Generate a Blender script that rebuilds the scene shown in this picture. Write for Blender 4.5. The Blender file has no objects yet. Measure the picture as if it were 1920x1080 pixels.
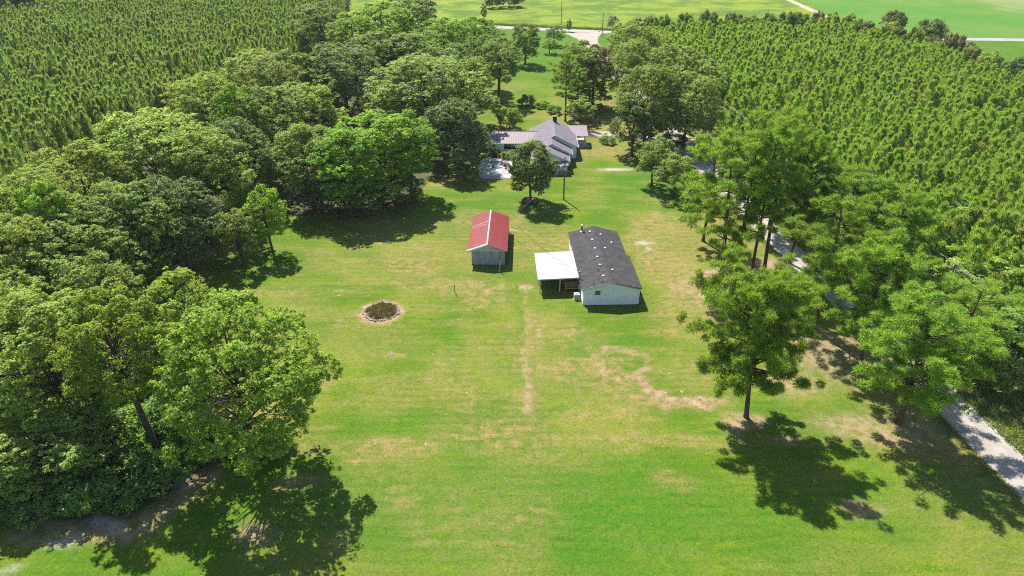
import bpy, math, random
import numpy as np
from mathutils import Vector, Matrix
R_ = math.radians
SC = bpy.context.scene
COL = SC.collection

# ------------------------------------------------------------------ camera
CAM_H, CAM_PITCH, CAM_F = 54.3, R_(30.0), 1297.0          # metres, down, focal length in 1920-px pixels
cam = bpy.data.cameras.new('camera')
cam.sensor_width = 36.0
cam.lens = 36.0 * CAM_F / 1920.0
cam.clip_start = 0.5
cam.clip_end = 6000
camo = bpy.data.objects.new('camera', cam)
COL.objects.link(camo)
camo.location = (0, 0, CAM_H)
camo.rotation_euler = (math.pi / 2 - CAM_PITCH, 0, 0)
SC.camera = camo

# ------------------------------------------------------------------ sky, sun, exposure
SUN_EL = R_(54.0)
SUN_DIR = Vector((-0.435, 0.90, 0)).normalized()          # horizontal direction towards the sun
w = bpy.data.worlds.new('World')
SC.world = w
w.use_nodes = True
nt = w.node_tree
bg = nt.nodes['Background']
sky = nt.nodes.new('ShaderNodeTexSky')
sky.sky_type = 'NISHITA'
sky.sun_disc = False
sky.sun_elevation = SUN_EL
sky.sun_rotation = math.atan2(SUN_DIR.x, SUN_DIR.y)
sky.air_density = 1.0
sky.dust_density = 0.6
nt.links.new(sky.outputs[0], bg.inputs[0])
bg.inputs[1].default_value = 0.088
sun = bpy.data.lights.new('sun', 'SUN')
sun.energy = 5.0
sun.angle = R_(0.5)
sun.color = (1.0, 0.95, 0.87)
suno = bpy.data.objects.new('sun', sun)
COL.objects.link(suno)
sv = Vector((SUN_DIR.x * math.cos(SUN_EL), SUN_DIR.y * math.cos(SUN_EL), math.sin(SUN_EL)))
suno.rotation_euler = sv.to_track_quat('Z', 'Y').to_euler()
suno.location = (-60, 120, 120)
SC.view_settings.view_transform = 'Standard'
SC.view_settings.look = 'None'
SC.view_settings.gamma = 1.0
SC.view_settings.use_curve_mapping = False
SC.view_settings.exposure = 1.14
SC.cycles.max_bounces = 7
SC.cycles.diffuse_bounces = 3
SC.cycles.transmission_bounces = 4
SC.cycles.use_denoising = False
SC.cycles.pixel_filter_type = 'BLACKMAN_HARRIS'
SC.cycles.filter_width = 1.1

# ------------------------------------------------------------------ survey: photo pixel -> point on a level plane
def G(px, py, z=0.0):
    u = (px - 960) / CAM_F
    v = (py - 540) / CAM_F
    dx, dy, dz = u, math.cos(CAM_PITCH) - v * math.sin(CAM_PITCH), -(math.sin(CAM_PITCH) + v * math.cos(CAM_PITCH))
    t = (z - CAM_H) / dz
    return Vector((dx * t, dy * t, z))
def depth(p):
    return p[1] * math.cos(CAM_PITCH) - (p[2] - CAM_H) * math.sin(CAM_PITCH)
def pix(x, y, z):
    d = depth((x, y, z))
    up = y * math.sin(CAM_PITCH) + (z - CAM_H) * math.cos(CAM_PITCH)
    return 960 + CAM_F * x / d, 540 - CAM_F * up / d

# ------------------------------------------------------------------ materials
MATS = {}
def new_mat(name):
    m = bpy.data.materials.new(name)
    m.use_nodes = True
    MATS[name] = m
    return m, m.node_tree.nodes, m.node_tree.links, m.node_tree.nodes['Principled BSDF']
def rgb(n, c):
    k = n.new('ShaderNodeRGB')
    k.outputs[0].default_value = (*c, 1)
    return k.outputs[0]
def mixc(n, l, a, b, fac, mode='MIX'):
    k = n.new('ShaderNodeMix')
    k.data_type = 'RGBA'
    k.blend_type = mode
    for s, v in ((k.inputs[0], fac), (k.inputs[6], a), (k.inputs[7], b)):
        if isinstance(v, (int, float)): s.default_value = v
        elif isinstance(v, tuple): s.default_value = (*v, 1)
        else: l.new(v, s)
    return k.outputs[2]
def noise(n, l, scale, detail=3, coord=None, rough=.55, dim=None):
    k = n.new('ShaderNodeTexNoise')
    k.inputs['Scale'].default_value = scale
    k.inputs['Detail'].default_value = detail
    k.inputs['Roughness'].default_value = rough
    if coord is not None: l.new(coord, k.inputs['Vector'])
    return k.outputs[0]
def ramp(n, l, src, lo, hi):
    k = n.new('ShaderNodeMapRange')
    k.inputs[1].default_value = lo
    k.inputs[2].default_value = hi
    k.interpolation_type = 'SMOOTHSTEP'
    l.new(src, k.inputs[0])
    return k.outputs[0]
def mth(n, l, op, a, b=None):
    k = n.new('ShaderNodeMath')
    k.operation = op
    for i, v in enumerate((a, b)):
        if v is None: continue
        if isinstance(v, (int, float)): k.inputs[i].default_value = v
        else: l.new(v, k.inputs[i])
    return k.outputs[0]
def attr(n, name):
    k = n.new('ShaderNodeAttribute')
    k.attribute_name = name
    return k.outputs['Fac']
def bump(n, l, p, h, strength, dist):
    k = n.new('ShaderNodeBump')
    k.inputs['Strength'].default_value = strength
    k.inputs['Distance'].default_value = dist
    l.new(h, k.inputs['Height'])
    l.new(k.outputs[0], p.inputs['Normal'])

def plain(name, a, b=None, scale=3.0, rough=.7, spec=.3, bmp=0, metal=0, stretch=None, detail=4, lo=.35, hi=.65):
    m, n, l, p = new_mat(name)
    tc = n.new('ShaderNodeTexCoord').outputs['Object']
    if stretch:
        mp = n.new('ShaderNodeMapping')
        mp.inputs['Scale'].default_value = stretch
        l.new(tc, mp.inputs[0])
        tc = mp.outputs[0]
    b = b or tuple(x * .75 for x in a)
    f = noise(n, l, scale, detail, tc)
    l.new(mixc(n, l, a, b, ramp(n, l, f, lo, hi)), p.inputs['Base Color'])
    p.inputs['Roughness'].default_value = rough
    p.inputs['Specular IOR Level'].default_value = spec
    p.inputs['Metallic'].default_value = metal
    if bmp: bump(n, l, p, noise(n, l, scale * 6, 3, tc), .6, bmp)
    return m

def leafmat(name, a, b, trans=.35, tcol=None, rough=.5, spec=.35, varloc=None, vr=(.78, 1.2)):
    m, n, l, p = new_mat(name)
    v = attr(n, 'var')
    c = mixc(n, l, a, b, v)
    oi = n.new('ShaderNodeObjectInfo')
    k = n.new('ShaderNodeHueSaturation')
    l.new(c, k.inputs['Color'])
    hue = n.new('ShaderNodeMapRange'); hue.inputs[3].default_value = .485; hue.inputs[4].default_value = .512
    l.new(oi.outputs['Random'], hue.inputs[0]); l.new(hue.outputs[0], k.inputs['Hue'])
    val = n.new('ShaderNodeMapRange'); val.inputs[3].default_value = vr[0]; val.inputs[4].default_value = vr[1]
    r2 = mth(n, l, 'FRACT', mth(n, l, 'MULTIPLY', oi.outputs['Random'], 7.31))
    l.new(r2, val.inputs[0]); l.new(val.outputs[0], k.inputs['Value'])
    c = k.outputs[0]
    if varloc:
        f = noise(n, l, varloc[1], 3, oi.outputs['Location'])
        c = mixc(n, l, c, varloc[0], mth(n, l, 'MULTIPLY', ramp(n, l, f, .5, .72), varloc[2]))
    if varloc:
        r3 = mth(n, l, 'FRACT', mth(n, l, 'MULTIPLY', oi.outputs['Random'], 53.7))
        c = mixc(n, l, c, (.26, .21, .10), mth(n, l, 'MULTIPLY', mth(n, l, 'GREATER_THAN', r3, .965), .75))
    l.new(c, p.inputs['Base Color'])
    p.inputs['Roughness'].default_value = rough
    p.inputs['Specular IOR Level'].default_value = spec
    t = n.new('ShaderNodeBsdfTranslucent')
    l.new(mixc(n, l, c, tcol or (1.0, 1.0, .35), 1.0, 'MULTIPLY') if not tcol else mixc(n, l, c, tcol, .6), t.inputs[0])
    ms = n.new('ShaderNodeMixShader')
    ms.inputs[0].default_value = trans
    l.new(p.outputs[0], ms.inputs[1]); l.new(t.outputs[0], ms.inputs[2])
    l.new(ms.outputs[0], n['Material Output'].inputs[0])
    return m

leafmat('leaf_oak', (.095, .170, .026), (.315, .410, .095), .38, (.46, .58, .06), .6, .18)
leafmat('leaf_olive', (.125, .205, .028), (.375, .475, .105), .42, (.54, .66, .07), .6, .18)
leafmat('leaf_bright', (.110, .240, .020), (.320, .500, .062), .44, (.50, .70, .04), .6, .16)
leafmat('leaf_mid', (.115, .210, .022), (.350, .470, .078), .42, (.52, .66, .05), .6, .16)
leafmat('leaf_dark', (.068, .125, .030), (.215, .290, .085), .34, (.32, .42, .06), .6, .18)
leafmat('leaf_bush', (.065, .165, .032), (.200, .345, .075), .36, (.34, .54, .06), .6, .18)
leafmat('leaf_brown', (.170, .165, .070), (.290, .270, .120), .38, (.4, .36, .12), .7, .1)
leafmat('needle_tall', (.085, .190, .018), (.275, .435, .065), .44, (.44, .62, .045), .6, .14)
leafmat('needle_left', (.140, .245, .050), (.310, .440, .110), .46, (.44, .56, .09), .6, .12, ((.30, .34, .12), .05, .45), (.72, 1.25))
leafmat('needle_right', (.165, .315, .040), (.345, .510, .095), .47, (.48, .64, .06), .6, .12, ((.38, .41, .14), .07, .6), (.72, 1.25))
leafmat('weed', (.13, .22, .04), (.26, .36, .08), .35, (.3, .4, .05), .6, .3)
leafmat('bed_foliage', (.055, .110, .025), (.26, .16, .075), .3, (.28, .24, .06), .6, .2)
leafmat('leaf_red', (.13, .045, .035), (.26, .10, .08), .3, (.32, .12, .08), .6, .2)
plain('bark', (.10, .080, .062), (.050, .040, .032), 6, .9, .2, .02, stretch=(1, 1, .25))
plain('bark_pine', (.13, .085, .060), (.060, .042, .032), 5, .9, .2, .03, stretch=(1, 1, .3))

# ------------------------------------------------------------------ mesh helpers
class MB:
    def __init__(s): s.v = []; s.f = []
    def quad(s, a, b, c, d):
        i = len(s.v); s.v += [tuple(a), tuple(b), tuple(c), tuple(d)]; s.f.append((i, i + 1, i + 2, i + 3)); return s
    def poly(s, pts):
        i = len(s.v); s.v += [tuple(p) for p in pts]; s.f.append(tuple(range(i, i + len(pts)))); return s
    def box(s, x0, x1, y0, y1, z0, z1):
        i = len(s.v)
        s.v += [(x0, y0, z0), (x1, y0, z0), (x1, y1, z0), (x0, y1, z0), (x0, y0, z1), (x1, y0, z1), (x1, y1, z1), (x0, y1, z1)]
        s.f += [(i, i + 3, i + 2, i + 1), (i + 4, i + 5, i + 6, i + 7), (i, i + 1, i + 5, i + 4), (i + 1, i + 2, i + 6, i + 5), (i + 2, i + 3, i + 7, i + 6), (i + 3, i, i + 4, i + 7)]
        return s
    def slab(s, top, th):                       # quad/polygon with thickness downwards
        n = len(top); i = len(s.v)
        s.v += [tuple(p) for p in top] + [(p[0], p[1], p[2] - th) for p in top]
        s.f.append(tuple(range(i, i + n))); s.f.append(tuple(range(i + 2 * n - 1, i + n - 1, -1)))
        for k in range(n):
            a, b = k, (k + 1) % n
            s.f.append((i + a, i + n + a, i + n + b, i + b))
        return s
    def prism(s, prof, y0, y1):                 # profile in x,z extruded along y
        n = len(prof); i = len(s.v)
        s.v += [(x, y0, z) for x, z in prof] + [(x, y1, z) for x, z in prof]
        s.f.append(tuple(range(i, i + n))); s.f.append(tuple(range(i + 2 * n - 1, i + n - 1, -1)))
        for k in range(n):
            a, b = k, (k + 1) % n
            s.f.append((i + a, i + n + a, i + n + b, i + b))
        return s
    def tube(s, pts, rad, seg=8, cap=True):
        pts = [Vector(p) for p in pts]
        if isinstance(rad, (int, float)): rad = [rad] * len(pts)
        i0 = len(s.v)
        for k, p in enumerate(pts):
            d = (pts[min(k + 1, len(pts) - 1)] - pts[max(k - 1, 0)]).normalized()
            a = d.cross(Vector((0, 0, 1)) if abs(d.z) < .9 else Vector((1, 0, 0))).normalized()
            b = d.cross(a)
            for j in range(seg):
                t = 2 * math.pi * j / seg
                s.v.append(tuple(p + (a * math.cos(t) + b * math.sin(t)) * rad[k]))
        for k in range(len(pts) - 1):
            for j in range(seg):
                j2 = (j + 1) % seg
                s.f.append((i0 + k * seg + j, i0 + (k + 1) * seg + j, i0 + (k + 1) * seg + j2, i0 + k * seg + j2))
        if cap:
            s.f.append(tuple(i0 + j for j in range(seg)))
            s.f.append(tuple(i0 + (len(pts) - 1) * seg + j for j in range(seg - 1, -1, -1)))
        return s
    def mesh(s, name):
        me = bpy.data.meshes.new(name)
        me.from_pydata(s.v, [], s.f)
        me.update()
        return me
    def build(s, name, mat, parent=None, smooth=False):
        me = s.mesh(name)
        if smooth: me.shade_smooth()
        return link(name, me, mat, parent)

def link(name, me, mat=None, parent=None):
    o = bpy.data.objects.new(name, me)
    if mat and not me.materials: me.materials.append(MATS[mat])
    COL.objects.link(o)
    if parent: o.parent = parent
    return o
def tag(o, label=None, cat=None, group=None, kind=None):
    if label: o['label'] = label
    if cat: o['category'] = cat
    if group: o['group'] = group
    if kind: o['kind'] = kind
    return o
def empty(name, loc, rz=0.0, label=None, cat=None, group=None):
    o = bpy.data.objects.new(name, None)
    o.empty_display_size = .3
    COL.objects.link(o)
    o.location = loc
    o.rotation_euler = (0, 0, rz)
    return tag(o, label, cat, group)
def np_mesh(name, verts, faces_flat, per, var=None):
    """verts (N,3), faces_flat int array, per = verts per face (constant)"""
    me = bpy.data.meshes.new(name)
    nf = len(faces_flat) // per
    me.vertices.add(len(verts)); me.vertices.foreach_set('co', np.asarray(verts, np.float32).ravel())
    me.loops.add(len(faces_flat)); me.loops.foreach_set('vertex_index', np.asarray(faces_flat, np.int32))
    me.polygons.add(nf); me.polygons.foreach_set('loop_start', np.arange(nf, dtype=np.int32) * per)
    if var is not None:
        a = me.attributes.new('var', 'FLOAT', 'POINT'); a.data.foreach_set('value', np.asarray(var, np.float32))
    me.update(calc_edges=True)
    return me

# ------------------------------------------------------------------ numpy value noise
def vnoise(x, y, seed=0):
    x = np.asarray(x, float); y = np.asarray(y, float)
    xi = np.floor(x).astype(np.int64); yi = np.floor(y).astype(np.int64)
    fx = x - xi; fy = y - yi
    fx = fx * fx * (3 - 2 * fx); fy = fy * fy * (3 - 2 * fy)
    def h(a, b):
        k = (a * 374761393 + b * 668265263 + seed * 974634777) & 0xFFFFFFFF
        k = ((k ^ (k >> 13)) * 1274126177) & 0xFFFFFFFF
        return ((k ^ (k >> 16)) & 0xFFFF) / 65535.0
    return (h(xi, yi) * (1 - fx) + h(xi + 1, yi) * fx) * (1 - fy) + (h(xi, yi + 1) * (1 - fx) + h(xi + 1, yi + 1) * fx) * fy
def fbm(x, y, scale, oct=4, seed=0):
    s = 0; a = .5; t = 0
    for k in range(oct):
        s = s + a * vnoise(x / scale + 17.3 * k, y / scale - 9.1 * k, seed + k); t += a
        a *= .55; scale = scale / 2.1
    return s / t
def sstep(a, b, x):
    t = np.clip((x - a) / (b - a), 0, 1)
    return t * t * (3 - 2 * t)
def in_poly(x, y, poly):
    x = np.asarray(x); y = np.asarray(y); r = np.zeros(x.shape, bool)
    n = len(poly)
    for i in range(n):
        x0, y0 = poly[i][:2]; x1, y1 = poly[(i + 1) % n][:2]
        c = ((y0 > y) != (y1 > y)) & (x < (x1 - x0) * (y - y0) / (y1 - y0 + 1e-12) + x0)
        r ^= c
    return r
def seg_dist(x, y, pts):
    d = np.full(np.shape(x), 1e9)
    for a, b in zip(pts[:-1], pts[1:]):
        ax, ay = a[0], a[1]; bx, by = b[0] - ax, b[1] - ay
        t = np.clip(((x - ax) * bx + (y - ay) * by) / (bx * bx + by * by + 1e-9), 0, 1)
        d = np.minimum(d, np.hypot(x - ax - t * bx, y - ay - t * by))
    return d

# ------------------------------------------------------------------ outlines of roads and woods (plan, metres)
GRAVEL = [(58.0, 20), (55.6, 42), (54.0, 57.3), (52.2, 75), (49.6, 95), (46.0, 122), (42.8, 158), (38.0, 212), (33.6, 262), (31.2, 300), (30.6, 316)]
FAR_ROAD = [(-240, 480), (-150, 392), (-60, 345), (-9.7, 331.0), (41.7, 317), (110, 308.5), (182, 302), (260, 296), (600, 280)]
FIELD_TRACK = [(150, 309), (151.5, 340), (154, 366), (156, 418), (160, 520), (175, 700)]
HOUSE_DRIVE = [(42.5, 160), (34, 170), (26, 173.5), (19, 173)]
P_LEFT = [G(*p, 7.5)[:2] for p in ((-260, 520), (-120, 400), (0, 345), (100, 285), (220, 222), (330, 195), (400, 160), (480, 122), (560, 90), (612, 40), (640, 8), (655, -60), (420, -60), (230, -45), (170, 6), (0, 34), (-200, 70))]
P_RIGHT = [G(*p, 5.5)[:2] for p in ((1215, 52), (1330, 52), (1420, 50), (1520, 46), (1600, 55), (1690, 72), (1790, 97), (1920, 135), (2100, 190), (2300, 330), (2350, 700), (2100, 760), (1960, 640))] + [(66, 84), (61, 100), (56, 122), (52, 158), (48, 205), (46, 235), (47, 270)]

# ------------------------------------------------------------------ ground: one sheet with wear masks
def build_ground():
    xs = np.concatenate([[-3000, -1500, -800, -500], np.arange(-360, -70, 6.0), np.arange(-70, 70.01, .55), np.arange(74, 360, 6.0), [500, 800, 1500, 3000]])
    ys = np.concatenate([[-800, -200, 0, 15], np.arange(30, 140, .55), np.arange(140, 335, 1.4), np.arange(336, 520, 5), [560, 700, 1000, 1800, 4000]])
    X, Y = np.meshgrid(xs, ys)
    nx, ny = len(xs), len(ys)
    V = np.stack([X, Y, np.zeros_like(X)], -1).reshape(-1, 3)
    i = np.arange(nx - 1)[None, :] + nx * np.arange(ny - 1)[:, None]
    F = np.stack([i, i + 1, i + 1 + nx, i + nx], -1).reshape(-1)
    me = np_mesh('ground', V, F, 4)
    x, y = V[:, 0], V[:, 1]
    wx = x + 1.6 * (fbm(x, y, 5, 3, 5) - .5) * 2; wy = y + 1.6 * (fbm(x, y, 5, 3, 9) - .5) * 2
    dry = np.zeros_like(x); dirt = np.zeros_like(x); lush = np.zeros_like(x); sand = np.zeros_like(x)
    def ell(px, py, rx, ry, s, arr, warp=True, soft=.6):
        c = G(px, py); X_, Y_ = (wx, wy) if warp else (x, y)
        d = np.sqrt(((X_ - c.x) / rx) ** 2 + ((Y_ - c.y) / ry) ** 2)
        np.maximum(arr, s * (1 - sstep(1 - soft, 1 + soft * .4, d)), out=arr)
    def line(pxs, width, s, arr, soft=.7, jit=1):
        p = [G(*q) for q in pxs]
        d = seg_dist(x + jit * .35 * (wx - x), y + jit * .35 * (wy - y), p)
        np.maximum(arr, s * (1 - sstep(width * (1 - soft), width, d)), out=arr)
    # broad dry grass
    yard = sstep(-75, -60, x) * (1 - sstep(60, 66, x)) * (1 - sstep(200, 240, y))
    big = fbm(x, y, 16, 4, 21)
    streak = fbm(x * .28, y, 2.2, 3, 33)
    dry += yard * np.clip(sstep(.40, .64, big) * .62 + sstep(.46, .70, streak) * .45, 0, .9)
    lush += yard * .5 * sstep(.52, .68, fbm(x * .5, y, 7, 4, 61))
    dry *= 1 - .5 * (1 - sstep(54, 58, y + 3 * (fbm(x, y, 9, 3, 44) - .5)))
    for a in ((740, 835, 7, 2.2, .85), (690, 850, 3.5, 1.6, .9), (900, 825, 6, 1.1, .75), (1100, 820, 7, 1.2, .6), (1290, 830, 7, 1.6, .7), (1000, 700, 1.4, 7, .75), (600, 715, 2, 2.5, .9),
              (730, 668, 1.8, 1.0, .95), (640, 1020, 2.2, 1.6, .8), (760, 930, 3, 2.2, .55), (1250, 500, 7, 9, 1.0), (1235, 450, 7, 5, .8), (1250, 760, 5, 2, .7), (1180, 840, 4, 2, .6), (905, 690, 5, 6, .45), (690, 640, 9, 6, .4),
              (660, 500, 10, 4, .5), (915, 548, 1.5, .9, .95), (1060, 650, 4, 9, .35), (560, 560, 6, 7, .35), (720, 740, 5, 4, .45), (1290, 590, 6, 9, .9), (1320, 700, 6, 5, .6), (970, 975, 2.0, 1.2, .5), (1280, 905, 3, 1.5, .6), (1100, 360, 2.5, 3.5, .6), (880, 400, 4, 3, .55)):
        ell(*a, dry)
    for a in ((983, 537, 1.3, .6, .9), (915, 549, .9, .5, .6), (1012, 620, .5, 2.5, .5), (995, 745, .8, 3.2, .55), (990, 690, .6, 3, .35)): ell(*a, dirt)
    line([(985, 580), (985, 640), (990, 700), (997, 780)], 1.1, .34, dirt, .98, 2.6); line([(983, 545), (985, 640), (990, 700), (1000, 800), (1010, 850)], .8, .7, dry, .9, 2)
    line([(960, 590), (965, 660), (970, 740), (975, 800)], .6, .55, dry)
    line([(1035, 600), (1065, 660), (1090, 740), (1120, 790)], .8, .6, dry)
    line([(1075, 600), (1110, 660), (1120, 720)], .7, .55, dry)
    # green lanes and lush grass
    ell(960, 960, 34, 9.5, .75, lush); ell(1090, 680, 2.6, 8, .7, lush); ell(930, 860, 14, 3, .4, lush); ell(860, 660, 1.3, 6, .6, lush); ell(840, 600, 1.5, 4, .6, lush)
    ell(1200, 350, 9, 16, .7, lush); ell(920, 420, 14, 9, .35, lush); ell(1165, 680, 3.1, 2.7, .9, lush, False, .3)
    ell(760, 785, 5, 3, .4, lush); ell(1225, 500, 1.6, 6, .6, lush)
    line([(662, 470), (740, 492), (800, 508), (865, 524)], .75, .95, lush); line([(520, 540), (640, 538), (740, 540)], .7, .8, lush); line([(850, 545), (850, 600), (840, 680)], 1.2, .6, lush)
    line([(977, 570), (975, 640), (985, 720)], .5, .6, lush)
    # ring of bare soil and the bare spur running to the pines
    c = G(1166, 680); ang = np.arctan2(y - c.y, x - c.x)
    rr = np.hypot((x - c.x), (y - c.y)) - 3.35 - .35 * np.sin(3 * ang + 1) + .5 * (fbm(x, y, 1.6, 2, 3) - .5)
    ring = (1 - sstep(.25, .75, np.abs(rr))) * (.35 + .65 * sstep(.35, .6, fbm(x, y, 1.8, 2, 77)))
    np.maximum(dirt, ring * .6, out=dirt)
    line([(1195, 705), (1215, 730), (1260, 750), (1330, 765)], 1.2, .8, dirt, .9, 2)
    ell(1300, 755, 4.5, 1.2, .85, dirt)
    ell(1345, 520, 5, 4, .9, dirt); ell(1300, 540, 4, 4, .5, dirt); ell(1330, 560, 3.5, 4, .6, dirt); ell(1440, 500, 9, 4, .8, dirt); ell(1600, 790, 5, 2.4, .5, dirt); ell(1680, 810, 7, 3, .55, dirt); ell(1400, 790, 3, 2, .7, dirt)
    ell(1480, 720, 5, 4, .45, dirt); ell(1560, 660, 8, 8, .55, dirt); ell(1630, 960, 2.2, 1.4, .6, dirt); ell(1480, 830, 1.5, .8, .5, dirt); ell(560, 900, 2.5, 1.5, .5, dirt); ell(480, 1010, 2.4, 1.5, .6, dirt)
    # sand spots, pale gravel
    for a in ((1160, 319, 5, 1.0, .95), (1205, 457, 2.2, .9, .75), (1220, 470, 1.0, 1.4, .4), (983, 540, 1.0, .4, .6), (200, 985, 2.2, 1.0, .8), (345, 910, 1.6, .8, .7), (30, 965, 3, 1.2, .8), (110, 1020, 2.4, 1.0, .6), (235, 688, 3, 2.2, .8), (20, 1068, 1.2, .8, .35), (640, 545, 1.2, .5, .4), (225, 1000, 1.5, .8, .6)): ell(*a, sand)
    # bare floor under the left belt and the sandy track along it
    belt = [G(*p)[:2] for p in ((-200, 1010), (0, 985), (130, 990), (235, 990), (330, 935), (400, 880), (440, 850), (380, 740), (330, 640), (300, 560), (350, 500), (420, 460), (520, 405), (640, 400), (760, 385), (800, 340), (850, 330), (900, 320), (905, 260), (880, 190), (700, 120), (600, 60), (300, 40), (-100, 300))]
    wood = in_poly(wx, wy, belt).astype(float)
    stand = (in_poly(wx, wy, P_LEFT) | in_poly(wx, wy, P_RIGHT)).astype(float)
    wood = np.maximum(wood, stand)
    strip = in_poly(wx, wy, [(50, 60), (56, 62), (70, 60), (110, 100), (80, 200), (60, 320), (41, 300), (43, 220), (48, 150), (52, 105)]).astype(float)
    wood = np.maximum(wood, strip * .8)
    line([(440, 455), (380, 480), (300, 520), (230, 600), (240, 690), (160, 760)], 2.0, .9, dirt); line([(400, 890), (250, 1000), (40, 1000)], 2.2, .5, dirt)
    rd = seg_dist(x, y, GRAVEL)
    np.maximum(dirt, .8 * (1 - sstep(2.3, 3.4, rd)), out=dirt)
    np.maximum(dirt, .7 * (1 - sstep(2.0, 3.2, seg_dist(x, y, HOUSE_DRIVE))), out=dirt)
    # worn ring round the flower bed and the tree planter
    c = G(715, 585); d = np.hypot(x - c.x, y - c.y) + .5 * (fbm(x, y, 1.3, 2, 6) - .5)
    np.maximum(dirt, .85 * (1 - sstep(2.9, 3.9, d)), out=dirt)
    ell(748, 572, 1.3, 1.0, .7, dirt)
    # far fields: 1 = rough yellow pasture, 2 = crop
    froad = np.array([p[:2] for p in FAR_ROAD]); yr = np.interp(x, froad[:, 0], froad[:, 1])
    past = sstep(0, 3, y - yr); xt = np.interp(y, [309, 366, 418, 520, 700], [150, 154, 156, 160, 175])
    crop = past * sstep(0, 1, x - xt - 3); past = past - crop
    lawn2 = sstep(210, 250, y) * (1 - sstep(-2, 0, y - yr)) * (x > -60)
    lush = np.maximum(lush, lawn2 * .55)
    for nm, a in (('dry', dry), ('dirt', dirt), ('lush', lush), ('sand', sand), ('wood', wood), ('pasture', past), ('crop', crop)):
        t = me.attributes.new(nm, 'FLOAT', 'POINT'); t.data.foreach_set('value', np.clip(a, 0, 1).astype(np.float32))
    o = link('ground', me, 'ground')
    return tag(o, kind='structure')

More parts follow.
